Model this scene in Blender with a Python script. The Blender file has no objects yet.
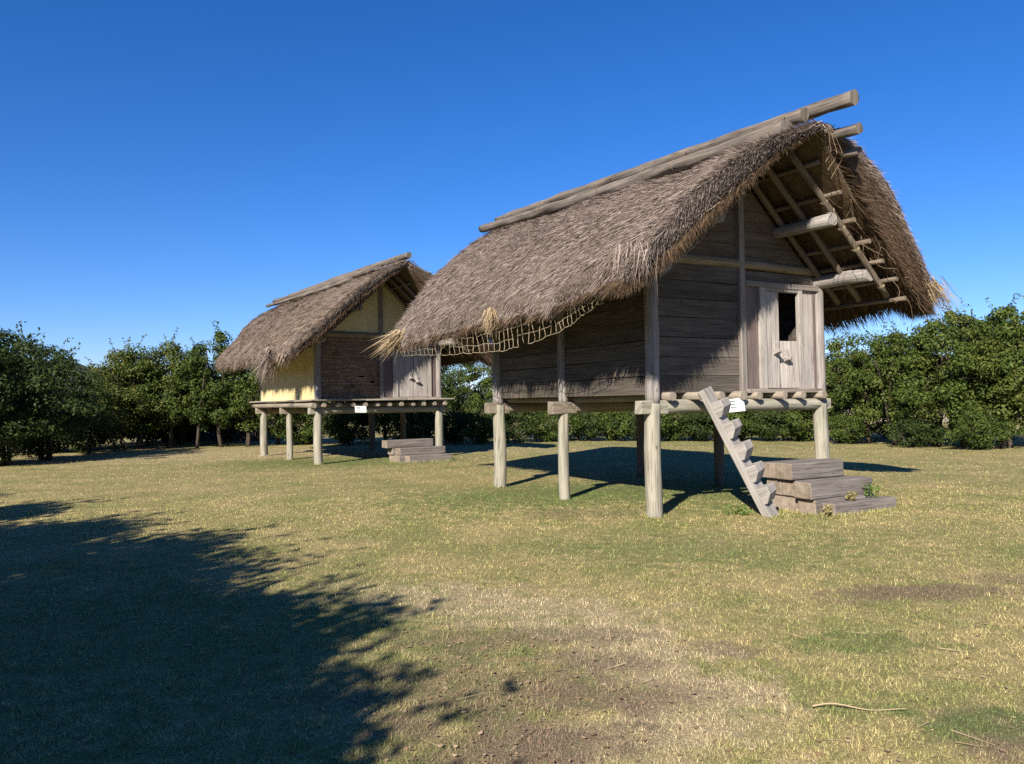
import bpy, math, random
import numpy as np
from mathutils import Vector, Matrix, Euler, noise as mnoise

rng = np.random.default_rng(7)
random.seed(7)
R = math.radians
sc = bpy.context.scene
COL = sc.collection

# ------------------------------------------------------------------ camera
cam_d = bpy.data.cameras.new('camera')
cam = bpy.data.objects.new('camera', cam_d)
COL.objects.link(cam)
cam_d.sensor_width = 36.0
cam_d.lens = 27.0
cam_d.clip_start = 0.05
cam_d.clip_end = 3000.0
H = 1.65
cam.matrix_world = Matrix.Translation((0, 0, H)) @ Matrix.Rotation(R(91.52), 4, 'X') @ Matrix.Rotation(R(-0.9), 4, 'Z')
sc.camera = cam

# ------------------------------------------------------------------ sky, sun, exposure
SUN_EL = R(31.0)
SUN_AZ = math.atan2(-0.39, -0.92)          # clockwise from +Y
sun_dir = Vector((math.sin(SUN_AZ) * math.cos(SUN_EL), math.cos(SUN_AZ) * math.cos(SUN_EL), math.sin(SUN_EL)))
world = bpy.data.worlds.new('World')
sc.world = world
world.use_nodes = True
wn = world.node_tree
wn.nodes.clear()
sky = wn.nodes.new('ShaderNodeTexSky')
sky.sky_type = 'NISHITA'
sky.sun_disc = False
sky.sun_elevation = SUN_EL
sky.sun_rotation = SUN_AZ
sky.altitude = 600.0
sky.air_density = 1.0
sky.dust_density = 0.1
sky.ozone_density = 5.0
hs = wn.nodes.new('ShaderNodeHueSaturation')
hs.inputs['Saturation'].default_value = 1.25
hs.inputs['Hue'].default_value = 0.5
wbg = wn.nodes.new('ShaderNodeBackground')
wbg.inputs['Strength'].default_value = 0.058
wout = wn.nodes.new('ShaderNodeOutputWorld')
wn.links.new(sky.outputs['Color'], hs.inputs['Color'])
tint = wn.nodes.new('ShaderNodeMix'); tint.data_type = 'RGBA'; tint.blend_type = 'MULTIPLY'
tint.inputs[0].default_value = 1.0; tint.inputs[7].default_value = (0.95, 0.94, 1.20, 1.0)      # slightly violet winter sky
wn.links.new(hs.outputs['Color'], tint.inputs[6])
wn.links.new(tint.outputs[2], wbg.inputs['Color'])
wn.links.new(wbg.outputs['Background'], wout.inputs['Surface'])

sun_l = bpy.data.lights.new('sun', 'SUN')
sun_l.energy = 4.6
sun_l.angle = R(0.53)
sun_l.color = (1.0, 0.93, 0.82)
sun_o = bpy.data.objects.new('sun', sun_l)
COL.objects.link(sun_o)
sun_o.rotation_euler = sun_dir.to_track_quat('Z', 'Y').to_euler()

vs = sc.view_settings
vs.view_transform = 'Standard'
vs.look = 'None'
vs.exposure = 1.12
vs.gamma = 1.0
vs.use_curve_mapping = False
sc.render.engine = 'CYCLES'
sc.cycles.max_bounces = 6
sc.cycles.transparent_max_bounces = 6
sc.cycles.use_denoising = False

# ------------------------------------------------------------------ object helpers
def tag(o, label=None, cat=None, group=None, kind=None):
    if label: o['label'] = label
    if cat: o['category'] = cat
    if group: o['group'] = group
    if kind: o['kind'] = kind
    return o

def empty(name, loc=(0, 0, 0), rz=0.0):
    o = bpy.data.objects.new(name, None)
    o.location = loc
    o.rotation_euler = (0, 0, rz)
    o.empty_display_size = 0.3
    COL.objects.link(o)
    return o

def link_mesh(name, me, parent=None, bevel=0.0):
    o = bpy.data.objects.new(name, me)
    COL.objects.link(o)
    if parent is not None: o.parent = parent
    if bevel:
        b = o.modifiers.new('bevel', 'BEVEL')
        b.width = bevel; b.segments = 2; b.limit_method = 'ANGLE'; b.angle_limit = R(40)
    return o

def copy_tree(o, parent=None):
    c = o.copy()
    COL.objects.link(c)
    if parent is not None:
        c.parent = parent
        c.matrix_parent_inverse = o.matrix_parent_inverse
    for ch in list(o.children):
        copy_tree(ch, c)
    return c

class MB:
    """collects logs, boards and tubes and links them as one mesh"""
    def __init__(self):
        self.v = []; self.f = []; self.uv = []; self.sm = []; self.mi = []
    def face(self, idx, uv, smooth=False, mi=0):
        self.f.append(idx); self.uv.append(uv); self.sm.append(smooth); self.mi.append(mi)
    def log(self, p0, p1, r0, r1=None, seg=10, rings=None, wob=0.05, bend=0.0, sq=0.0, mi=0, aspect=1.0):
        p0 = Vector(p0); p1 = Vector(p1)
        if r1 is None: r1 = r0
        d = (p1 - p0); L = d.length; d.normalize()
        up = Vector((0, 0, 1)) if abs(d.z) < 0.9 else Vector((1, 0, 0))
        a = d.cross(up).normalized(); b = a.cross(d).normalized()
        if rings is None: rings = max(2, min(24, int(L / 0.22) + 1))
        ph = random.uniform(0, 100); uo = random.uniform(0, 50); vo = random.uniform(0, 50)
        base = len(self.v)
        bd = Vector((random.uniform(-1, 1), random.uniform(-1, 1), random.uniform(-1, 1)))
        bd = (bd - d * bd.dot(d)).normalized()
        for i in range(rings + 1):
            t = i / rings
            c = p0 + d * (L * t) + bd * (bend * math.sin(math.pi * t))
            r = r0 + (r1 - r0) * t
            for k in range(seg):
                th = 2 * math.pi * k / seg
                ca, sa = math.cos(th), math.sin(th)
                n = mnoise.noise(Vector((ca * 1.3 + ph, sa * 1.3, L * t * 1.6 + ph)))
                rr = r * (1 + wob * 1.6 * n)
                if sq:
                    q = max(abs(ca), abs(sa)); rr *= (1 - sq) + sq / q * 0.92
                self.v.append(c + a * (ca * rr) + b * (sa * rr * aspect))
        for i in range(rings):
            for k in range(seg):
                k2 = (k + 1) % seg
                u0 = uo + k / seg * 2 * math.pi * r0; u1 = uo + (k + 1) / seg * 2 * math.pi * r0
                v0 = vo + L * i / rings; v1 = vo + L * (i + 1) / rings
                self.face((base + i * seg + k, base + i * seg + k2, base + (i + 1) * seg + k2, base + (i + 1) * seg + k),
                          ((u0, v0), (u1, v0), (u1, v1), (u0, v1)), True, mi)
        for e, ring in ((0, 0), (1, rings)):
            idx = [base + ring * seg + k for k in range(seg)]
            uvs = [(uo + math.cos(6.283 * k / seg) * 0.03, vo + 7 + math.sin(6.283 * k / seg) * 0.03) for k in range(seg)]
            if e == 0: idx = idx[::-1]; uvs = uvs[::-1]
            self.face(tuple(idx), tuple(uvs), False, mi)
    def box8(self, c, grain=None, mi=0):
        """c = 8 corners: bottom ring (4, ccw from above) then top ring; grain = index 0/1/2 of the long axis"""
        c = [Vector(p) for p in c]
        L = [(c[1] - c[0]).length, (c[3] - c[0]).length, (c[4] - c[0]).length]
        if grain is None: grain = max(range(3), key=lambda i: L[i])
        base = len(self.v); self.v += c
        uo = random.uniform(0, 50); vo = random.uniform(0, 50)
        ax = [(0, 0, 0), (1, 0, 0), (1, 1, 0), (0, 1, 0), (0, 0, 1), (1, 0, 1), (1, 1, 1), (0, 1, 1)]
        oth = [i for i in range(3) if i != grain]
        for q in ((3, 2, 1, 0), (4, 5, 6, 7), (0, 1, 5, 4), (1, 2, 6, 5), (2, 3, 7, 6), (3, 0, 4, 7)):
            uvs = []
            for i in q:
                a = ax[i]
                uvs.append((uo + a[oth[0]] * L[oth[0]] + a[oth[1]] * L[oth[1]], vo + a[grain] * L[grain]))
            self.face(tuple(base + i for i in q), tuple(uvs), False, mi)
    def box(self, x0, x1, y0, y1, z0, z1, grain=None, mi=0, jit=0.0):
        c = [(x0, y0, z0), (x1, y0, z0), (x1, y1, z0), (x0, y1, z0), (x0, y0, z1), (x1, y0, z1), (x1, y1, z1), (x0, y1, z1)]
        if jit: c = [tuple(q + random.uniform(-jit, jit) for q in p) for p in c]
        self.box8(c, grain, mi)
    def prism(self, poly, axis_a, axis_b, origin, w, wid, mi=0):
        """poly (a,b) extruded both ways along w by wid/2; poly ccw"""
        o = Vector(origin); A = Vector(axis_a); B = Vector(axis_b); W = Vector(w)
        n = len(poly); base = len(self.v)
        uo = random.uniform(0, 50); vo = random.uniform(0, 50)
        for s in (-1, 1):
            for (a, b) in poly: self.v.append(o + A * a + B * b + W * (s * wid / 2))
        self.face(tuple(range(base, base + n))[::-1], tuple((uo + p[1], vo + p[0]) for p in poly)[::-1], False, mi)
        self.face(tuple(range(base + n, base + 2 * n)), tuple((uo + p[1], vo + p[0]) for p in poly), False, mi)
        for i in range(n):
            j = (i + 1) % n
            l0 = sum(math.dist(poly[k], poly[k + 1]) for k in range(i)); l1 = l0 + math.dist(poly[i], poly[j])
            self.face((base + i, base + j, base + n + j, base + n + i), ((uo, vo + l0), (uo, vo + l1), (uo + wid, vo + l1), (uo + wid, vo + l0)), False, mi)
    def tube(self, pts, r, seg=5, mi=0):
        pts = [Vector(p) for p in pts]
        base = len(self.v); n = len(pts); vo = random.uniform(0, 50)
        for i, p in enumerate(pts):
            d = (pts[min(i + 1, n - 1)] - pts[max(i - 1, 0)])
            if d.length < 1e-6: d = Vector((0, 0, 1))
            d.normalize()
            up = Vector((0, 0, 1)) if abs(d.z) < 0.9 else Vector((1, 0, 0))
            a = d.cross(up).normalized(); b = a.cross(d)
            rr = r[i] if isinstance(r, (list, tuple)) else r
            for k in range(seg):
                th = 2 * math.pi * k / seg
                self.v.append(p + a * (math.cos(th) * rr) + b * (math.sin(th) * rr))
        for i in range(n - 1):
            for k in range(seg):
                k2 = (k + 1) % seg
                self.face((base + i * seg + k, base + i * seg + k2, base + (i + 1) * seg + k2, base + (i + 1) * seg + k),
                          ((k * .02, vo + i * .1), (k * .02 + .02, vo + i * .1), (k * .02 + .02, vo + i * .1 + .1), (k * .02, vo + i * .1 + .1)), True, mi)
        self.face(tuple(range(base, base + seg))[::-1], tuple((0, 0) for _ in range(seg)), False, mi)
        self.face(tuple(range(base + (n - 1) * seg, base + n * seg)), tuple((0, 0) for _ in range(seg)), False, mi)
    def mesh(self, name, mats):
        me = bpy.data.meshes.new(name)
        me.from_pydata([tuple(p) for p in self.v], [], self.f)
        uvl = me.uv_layers.new(name='UVMap')
        flat = [c for q in self.uv for p in q for c in p]
        uvl.data.foreach_set('uv', flat)
        me.polygons.foreach_set('use_smooth', self.sm)
        me.polygons.foreach_set('material_index', self.mi)
        for m in (mats if isinstance(mats, (list, tuple)) else [mats]): me.materials.append(m)
        me.update()
        return me
    def build(self, name, mats, parent=None, bevel=0.0):
        return link_mesh(name, self.mesh(name, mats), parent, bevel)

def tri_mesh(name, V, mats, mi=None, n=3, smooth=False):
    """V: (N, n, 3) array of separate polygons"""
    N = V.shape[0]
    me = bpy.data.meshes.new(name)
    me.vertices.add(N * n)
    me.vertices.foreach_set('co', np.ascontiguousarray(V, dtype=np.float32).ravel())
    me.loops.add(N * n)
    me.loops.foreach_set('vertex_index', np.arange(N * n, dtype=np.int32))
    me.polygons.add(N)
    me.polygons.foreach_set('loop_start', np.arange(0, N * n, n, dtype=np.int32))
    if mi is not None: me.polygons.foreach_set('material_index', mi.astype(np.int32))
    for m in (mats if isinstance(mats, (list, tuple)) else [mats]): me.materials.append(m)
    me.update(calc_edges=True)
    me.validate()
    return me

def unit(a):
    return a / np.maximum(np.linalg.norm(a, axis=-1, keepdims=True), 1e-9)

# ------------------------------------------------------------------ material helpers
class NT:
    def __init__(self, name):
        self.m = bpy.data.materials.new(name); self.m.use_nodes = True
        self.t = self.m.node_tree; self.t.nodes.clear()
        self.out = self.t.nodes.new('ShaderNodeOutputMaterial')
    def n(self, typ, **kw):
        nd = self.t.nodes.new(typ)
        for k, v in kw.items():
            if k in nd.inputs: self.set(nd.inputs[k], v)
            else: setattr(nd, k, v)
        return nd
    def set(self, sock, v):
        if isinstance(v, bpy.types.NodeSocket): self.t.links.new(v, sock)
        else: sock.default_value = v
    def math(self, op, a, b=None, clamp=False):
        nd = self.t.nodes.new('ShaderNodeMath'); nd.operation = op; nd.use_clamp = clamp
        self.set(nd.inputs[0], a)
        if b is not None: self.set(nd.inputs[1], b)
        return nd.outputs[0]
    def mix(self, f, a, b, mode='MIX'):
        nd = self.t.nodes.new('ShaderNodeMix'); nd.data_type = 'RGBA'; nd.blend_type = mode
        self.set(nd.inputs[0], f); self.set(nd.inputs[6], a); self.set(nd.inputs[7], b)
        return nd.outputs[2]
    def ramp(self, f, lo, hi):
        nd = self.t.nodes.new('ShaderNodeMapRange'); nd.clamp = True
        self.set(nd.inputs['Value'], f); nd.inputs['From Min'].default_value = lo; nd.inputs['From Max'].default_value = hi
        return nd.outputs[0]
    def noise(self, vec, scale, detail=3.0, rough=0.55, dist=0.0):
        nd = self.t.nodes.new('ShaderNodeTexNoise')
        if vec is not None: self.set(nd.inputs['Vector'], vec)
        nd.inputs['Scale'].default_value = scale; nd.inputs['Detail'].default_value = detail
        nd.inputs['Roughness'].default_value = rough; nd.inputs['Distortion'].default_value = dist
        return nd.outputs['Fac']
    def mapping(self, vec, loc=(0, 0, 0), rot=(0, 0, 0), scale=(1, 1, 1), typ='POINT'):
        nd = self.t.nodes.new('ShaderNodeMapping'); nd.vector_type = typ
        self.set(nd.inputs['Vector'], vec)
        nd.inputs['Location'].default_value = loc; nd.inputs['Rotation'].default_value = rot; nd.inputs['Scale'].default_value = scale
        return nd.outputs[0]
    def bsdf(self, color, rough=0.85, spec=0.25, bump=None, bs=0.3, bd=0.01, **kw):
        p = self.t.nodes.new('ShaderNodeBsdfPrincipled')
        self.set(p.inputs['Base Color'], color); self.set(p.inputs['Roughness'], rough)
        p.inputs['Specular IOR Level'].default_value = spec
        if bump is not None:
            b = self.t.nodes.new('ShaderNodeBump'); b.inputs['Strength'].default_value = bs; b.inputs['Distance'].default_value = bd
            self.set(b.inputs['Height'], bump); self.t.links.new(b.outputs[0], p.inputs['Normal'])
        self.t.links.new(p.outputs[0], self.out.inputs['Surface'])
        return p
    def island(self):
        return self.n('ShaderNodeNewGeometry').outputs['Random Per Island']

def c3(r, g, b): return (r, g, b, 1.0)

def wood(name, lo, hi, crack=0.25, island=0.25, stain=None, rough=0.9, fine=1.0, bs=0.45):
    """weathered timber: grain runs along V of the UV map"""
    k = NT(name)
    uv = k.n('ShaderNodeUVMap').outputs[0]
    g1 = k.noise(k.mapping(uv, scale=(38 * fine, 1.6, 1)), 1.0, 5, 0.6, 0.3)
    g2 = k.noise(k.mapping(uv, scale=(9 * fine, 0.9, 1)), 1.0, 4, 0.6, 0.6)
    g3 = k.noise(k.mapping(uv, loc=(9, 3, 0), scale=(3.0, 1.3, 1)), 1.0, 3, 0.6)
    f = k.math('ADD', k.math('MULTIPLY', g1, 0.5), k.math('MULTIPLY', g2, 0.5))
    col = k.mix(k.ramp(f, 0.33, 0.66), c3(*lo), c3(*hi))
    cr = k.noise(k.mapping(uv, loc=(4, 0, 0), scale=(26 * fine, 0.55, 1)), 1.0, 2, 0.5, 0.5)
    crk = k.math('SUBTRACT', 1.0, k.ramp(k.math('ABSOLUTE', k.math('SUBTRACT', cr, 0.5)), 0.0, 0.022))
    crk = k.math('MULTIPLY', crk, k.ramp(g3, 0.40, 0.6))
    col = k.mix(k.math('MULTIPLY', crk, crack * 2.2, True), col, c3(lo[0] * .3, lo[1] * .28, lo[2] * .26))
    if stain:
        col = k.mix(k.math('MULTIPLY', k.ramp(g3, 0.5, 0.72), 0.6), col, c3(*stain))
    isl = k.island()
    br = k.math('ADD', 1.0 - island / 2, k.math('MULTIPLY', isl, island))
    cb = k.n('ShaderNodeCombineColor')
    for i in range(3): k.set(cb.inputs[i], br)
    col = k.mix(1.0, col, cb.outputs[0], 'MULTIPLY')
    h = k.math('SUBTRACT', f, crk)
    k.bsdf(col, rough, 0.15, h, bs, 0.012)
    return k.m

M = {}
M['post_wood'] = wood('weathered_post_wood', (0.133, 0.116, 0.106), (0.344, 0.310, 0.284), 0.6, 0.18, (0.232, 0.211, 0.198))
M['post_pale'] = wood('pale_post_wood', (0.169, 0.151, 0.115), (0.360, 0.335, 0.270), 0.6, 0.2, (0.230, 0.230, 0.169))
M['board_wood'] = wood('dark_board_wood', (0.046, 0.039, 0.033), (0.144, 0.120, 0.098), 0.4, 0.45, (0.084, 0.075, 0.063))
M['gable_wood'] = wood('brown_board_wood', (0.054, 0.040, 0.030), (0.152, 0.120, 0.087), 0.4, 0.4, (0.090, 0.078, 0.055))
M['door_wood'] = wood('bleached_door_wood', (0.205, 0.180, 0.164), (0.451, 0.410, 0.370), 0.5, 0.25, (0.312, 0.275, 0.252))
M['frame_wood'] = wood('frame_wood', (0.145, 0.123, 0.106), (0.306, 0.272, 0.242), 0.3, 0.3, (0.221, 0.196, 0.178))
M['panel_wood'] = wood('brown_door_panel_wood', (0.085, 0.064, 0.060), (0.187, 0.145, 0.132), 0.3, 0.2)
M['log_wood'] = wood('ridge_log_wood', (0.060, 0.048, 0.039), (0.216, 0.180, 0.148), 0.7, 0.35, (0.128, 0.108, 0.086))
M['joist_wood'] = wood('joist_wood', (0.133, 0.105, 0.078), (0.312, 0.265, 0.211), 0.4, 0.4, (0.234, 0.226, 0.172))
M['rafter_and_shaded_post_wood'] = wood('rafter_and_shaded_post_wood', (0.086, 0.065, 0.048), (0.198, 0.159, 0.119), 0.3, 0.3)
M['tie_wood'] = wood('straw_coloured_beam_wood', (0.129, 0.098, 0.063), (0.286, 0.231, 0.155), 0.3, 0.2, (0.177, 0.147, 0.111))
M['step_wood'] = wood('step_timber_wood', (0.098, 0.084, 0.074), (0.265, 0.228, 0.203), 0.55, 0.3, (0.172, 0.156, 0.139))

M['ladder_wood'] = wood('ladder_wood', (0.187, 0.168, 0.147), (0.390, 0.360, 0.328), 0.35, 0.12)
M['deck_wood'] = wood('deck_wood', (0.160, 0.132, 0.108), (0.368, 0.320, 0.272), 0.4, 0.5)
M['bark'] = wood('tree_bark', (0.035, 0.027, 0.02), (0.11, 0.088, 0.066), 0.4, 0.3)

def simple(name, a, b, scale=8.0, rough=0.9, bs=0.3, bd=0.01, spec=0.2, detail=5, isl=0.0):
    k = NT(name)
    co = k.n('ShaderNodeTexCoord').outputs['Object']
    f = k.noise(co, scale, detail, 0.65)
    f2 = k.noise(co, scale * 0.17, 3, 0.5)
    col = k.mix(k.ramp(k.math('ADD', k.math('MULTIPLY', f, .6), k.math('MULTIPLY', f2, .4)), 0.35, 0.65), c3(*a), c3(*b))
    if isl:
        br = k.math('ADD', 1 - isl / 2, k.math('MULTIPLY', k.island(), isl))
        cb = k.n('ShaderNodeCombineColor')
        for i in range(3): k.set(cb.inputs[i], br)
        col = k.mix(1.0, col, cb.outputs[0], 'MULTIPLY')
    k.bsdf(col, rough, spec, f, bs, bd)
    return k.m
M['step_end'] = simple('step_end_grain', (0.15, 0.115, 0.085), (0.36, 0.29, 0.23), 9.0, 0.95, 0.5, 0.01, isl=0.5)
M['plaster'] = simple('cream_plaster', (0.52, 0.41, 0.20), (0.68, 0.56, 0.30), 5.0, 0.95, 0.25, 0.01)
M['mud'] = simple('wattle_mud', (0.095, 0.060, 0.038), (0.29, 0.19, 0.12), 11.0, 0.95, 0.8, 0.03)
M['reed'] = simple('reed', (0.13, 0.08, 0.048), (0.42, 0.29, 0.18), 3.0, 0.8, 0.2, 0.004, isl=0.6)
M['rope'] = simple('straw_rope', (0.20, 0.155, 0.10), (0.38, 0.31, 0.21), 40.0, 0.95, 0.3, 0.003)
M['twig'] = simple('dry_vine', (0.105, 0.070, 0.042), (0.252, 0.182, 0.112), 20.0, 0.9, 0.3, 0.003, isl=0.4)
M['white'] = simple('sign_white_paint', (0.74, 0.76, 0.72), (0.82, 0.83, 0.80), 6.0, 0.45, 0.05, 0.002, 0.4)
M['ink'] = simple('faded_ink', (0.110, 0.130, 0.125), (0.210, 0.225, 0.220), 90.0, 0.6, 0.02, 0.001)
M['bolt'] = simple('bolt_cap', (0.45, 0.44, 0.43), (0.62, 0.61, 0.60), 60.0, 0.45, 0.1, 0.001, 0.5)
M['dark'] = simple('dark_interior', (0.012, 0.010, 0.009), (0.022, 0.018, 0.015), 5.0)
M['wall_render'] = simple('pale_render', (0.162, 0.139, 0.106), (0.234, 0.206, 0.163), 2.0)
M['roof_tile'] = simple('brown_roof_tile', (0.17, 0.11, 0.08), (0.30, 0.21, 0.16), 3.0)
M['glass'] = simple('window_glass', (0.02, 0.025, 0.03), (0.04, 0.045, 0.05), 1.0, 0.1, 0.0, 0.001, 0.5)

def straw(name, stops, rough=0.85, trans=0.0):
    """every strand (island) gets its own colour from the ramp; slow patches over the roof"""
    k = NT(name)
    co = k.n('ShaderNodeTexCoord').outputs['Object']
    p = k.noise(co, 0.9, 3, 0.6)
    f = k.math('ADD', k.math('MULTIPLY', k.island(), 0.75), k.math('MULTIPLY', p, 0.35))
    rp = k.n('ShaderNodeValToRGB'); k.set(rp.inputs[0], f)
    el = rp.color_ramp.elements
    el[0].position = stops[0][0]; el[0].color = c3(*stops[0][1])
    el[1].position = stops[-1][0]; el[1].color = c3(*stops[-1][1])
    for pos, c in stops[1:-1]:
        e = el.new(pos); e.color = c3(*c)
    k.bsdf(rp.outputs[0], rough, 0.2)
    return k.m
M['straw'] = straw('thatch_straw', [(0.1, (0.065, 0.046, 0.037)), (0.4, (0.176, 0.136, 0.114)), (0.7, (0.284, 0.224, 0.189)), (0.95, (0.404, 0.327, 0.268))])
M['straw_old'] = straw('thatch_straw_old', [(0.1, (0.054, 0.039, 0.029)), (0.4, (0.149, 0.112, 0.085)), (0.7, (0.243, 0.184, 0.140)), (0.95, (0.378, 0.293, 0.211))])
M['straw_pale'] = straw('pale_straw', [(0.1, (0.170, 0.118, 0.066)), (0.5, (0.340, 0.252, 0.148)), (0.95, (0.493, 0.386, 0.238))])
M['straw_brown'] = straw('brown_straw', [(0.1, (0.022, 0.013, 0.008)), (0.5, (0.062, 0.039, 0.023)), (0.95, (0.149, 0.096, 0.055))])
M['thatch_core'] = simple('thatch_core', (0.08, 0.058, 0.044), (0.20, 0.155, 0.125), 18.0, 0.95, 0.9, 0.05)
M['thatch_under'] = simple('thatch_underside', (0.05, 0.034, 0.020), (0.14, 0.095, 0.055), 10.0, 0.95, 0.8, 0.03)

def leaf(name, stops, trans=0.22):
    k = NT(name)
    rp = k.n('ShaderNodeValToRGB')
    oi = k.n('ShaderNodeObjectInfo').outputs['Random']
    f = k.math('ADD', k.math('MULTIPLY', k.island(), 0.8), k.math('MULTIPLY', oi, 0.2))
    k.set(rp.inputs[0], f)
    el = rp.color_ramp.elements
    el[0].position = stops[0][0]; el[0].color = c3(*stops[0][1]); el[1].position = stops[-1][0]; el[1].color = c3(*stops[-1][1])
    for pos, c in stops[1:-1]:
        e = el.new(pos); e.color = c3(*c)
    p = k.bsdf(rp.outputs[0], 0.6, 0.18)
    tr = k.n('ShaderNodeBsdfTranslucent'); k.set(tr.inputs[0], rp.outputs[0])
    mx = k.n('ShaderNodeMixShader'); mx.inputs[0].default_value = trans
    k.t.links.new(p.outputs[0], mx.inputs[1]); k.t.links.new(tr.outputs[0], mx.inputs[2])
    k.t.links.new(mx.outputs[0], k.out.inputs['Surface'])
    return k.m
M['leaf_mid'] = leaf('leaf_mid_green', [(0.0, (0.023, 0.042, 0.009)), (0.5, (0.057, 0.088, 0.015)), (0.92, (0.109, 0.131, 0.025)), (1.0, (0.178, 0.151, 0.043))])
M['leaf_dark'] = leaf('leaf_dark_green', [(0.0, (0.014, 0.027, 0.007)), (0.5, (0.033, 0.055, 0.012)), (1.0, (0.078, 0.095, 0.025))])
M['leaf_olive'] = leaf('leaf_olive_green', [(0.0, (0.031, 0.049, 0.009)), (0.5, (0.078, 0.099, 0.018)), (0.92, (0.125, 0.131, 0.029)), (1.0, (0.199, 0.157, 0.049))])
M['weed_leaf'] = leaf('weed_leaf', [(0.0, (0.05, 0.10, 0.015)), (1.0, (0.16, 0.24, 0.05))])
M['weed_dry'] = leaf('weed_dry_leaf', [(0.0, (0.16, 0.13, 0.05)), (1.0, (0.36, 0.30, 0.13))])
M['dead_leaf'] = leaf('dead_leaf', [(0.0, (0.16, 0.09, 0.05)), (0.5, (0.32, 0.21, 0.12)), (0.9, (0.46, 0.34, 0.22)), (1.0, (0.50, 0.22, 0.06))], 0.15)

# lawn: colour as a function of world position, shared by the ground sheet and the blades
def ellipse_mask(k, pos, x, y, rx, ry, rot, nz, amt=0.9, soft=0.35):
    v = k.mapping(pos, loc=(x, y, 0), rot=(0, 0, R(rot)), scale=(rx, ry, 1e5), typ='TEXTURE')
    ln = k.n('ShaderNodeVectorMath', operation='LENGTH'); k.set(ln.inputs[0], v)
    d = k.math('ADD', ln.outputs['Value'], k.math('MULTIPLY', k.math('SUBTRACT', nz, 0.5), 4.2))
    return k.math('MULTIPLY', k.math('SUBTRACT', 1.0, k.ramp(d, 1.0 - soft, 1.0 + soft)), amt)

def lawn_color(k):
    pos = k.n('ShaderNodeNewGeometry').outputs['Position']
    flat = k.mapping(pos, scale=(1, 1, 0))
    n_big = k.noise(flat, 0.22, 4, 0.6)
    n_mid = k.noise(k.mapping(flat, loc=(13, 5, 0)), 0.9, 5, 0.65)
    n_sm = k.noise(k.mapping(flat, loc=(3, 17, 0)), 6.0, 5, 0.7)
    n_fi = k.noise(k.mapping(flat, loc=(1, 7, 0)), 45.0, 4, 0.7)
    n_pa = k.noise(k.mapping(flat, loc=(31, 2, 0)), 2.6, 9, 0.72)
    dry = c3(0.45, 0.355, 0.155); pale = c3(0.56, 0.47, 0.25); green = c3(0.205, 0.222, 0.062); soil = c3(0.19, 0.135, 0.095); tan = c3(0.50, 0.395, 0.235)
    vivid = c3(0.105, 0.165, 0.040)
    f = k.math('ADD', k.math('MULTIPLY', n_mid, 0.55), k.math('MULTIPLY', n_sm, 0.45))
    col = k.mix(k.ramp(f, 0.43, 0.59), green, dry)
    col = k.mix(k.math('MULTIPLY', k.ramp(n_fi, 0.48, 0.75), 0.6), col, pale)
    col = k.mix(k.math('MULTIPLY', k.ramp(n_big, 0.50, 0.66), 0.40), col, dry)
    col = k.mix(k.math('MULTIPLY', k.ramp(n_pa, 0.60, 0.72), 0.55), col, soil)
    col = k.mix(k.math('MULTIPLY', k.ramp(n_pa, 0.40, 0.30), 0.55), col, green)
    for (x, y, rx, ry, rot, a) in [(-0.2, 6.3, 1.3, 0.55, -25, .85), (0.75, 5.2, 0.9, 0.45, -65, .85), (0.95, 4.3, .45, .6, 10, .7), (-8.5, 27, 9, 3.5, 0, .55), (0.5, 3.7, .5, .35, 0, .6)]:
        col = k.mix(ellipse_mask(k, pos, x, y, rx, ry, rot, n_pa, a), col, tan)
    for (x, y, rx, ry, rot, a) in [(3.35, 6.45, .85, .22, 8, .8), (4.4, 6.9, .4, .2, 0, .5), (2.45, 3.8, .35, .28, 0, .8), (.55, 4.35, .45, .22, 0, .7), (.25, 3.7, .4, .2, 0, .7), (1.4, 5.1, .3, .12, -20, .5), (1.2, 11.4, 1.0, .5, 0, .4), (-0.1, 5.4, .8, .22, 0, .6), (-.25, 4.5, .75, .55, 0, .6), (-.1, 3.7, .5, .4, 0, .55), (.6, 4.9, .35, .16, -30, .6)]:
        col = k.mix(ellipse_mask(k, pos, x, y, rx, ry, rot, n_pa, a), col, soil)
    for (x, y, rx, ry, rot, a) in [(-5.0, 22.6, 3.6, 2.1, 10, .85), (0.6, 13.8, 2.6, 1.6, 20, .8), (3.4, 14.0, 2.6, 2.2, 25, .7), (2.0, 8.6, 1.6, .8, 0, .45), (2.35, 5.2, .5, .2, 0, .6), (2.35, 3.9, .35, .15, 0, .7), (1.8, 4.1, .3, .1, 0, .5), (-2.5, 5.5, 2.5, 1.6, 0, .35), (2.7, 4.0, .25, .1, 0, .7), (7, 31, 9, 4, 0, .3)]:
        col = k.mix(ellipse_mask(k, pos, x, y, rx, ry, rot, n_sm, a), col, vivid)
    return col, n_sm, n_fi

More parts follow.
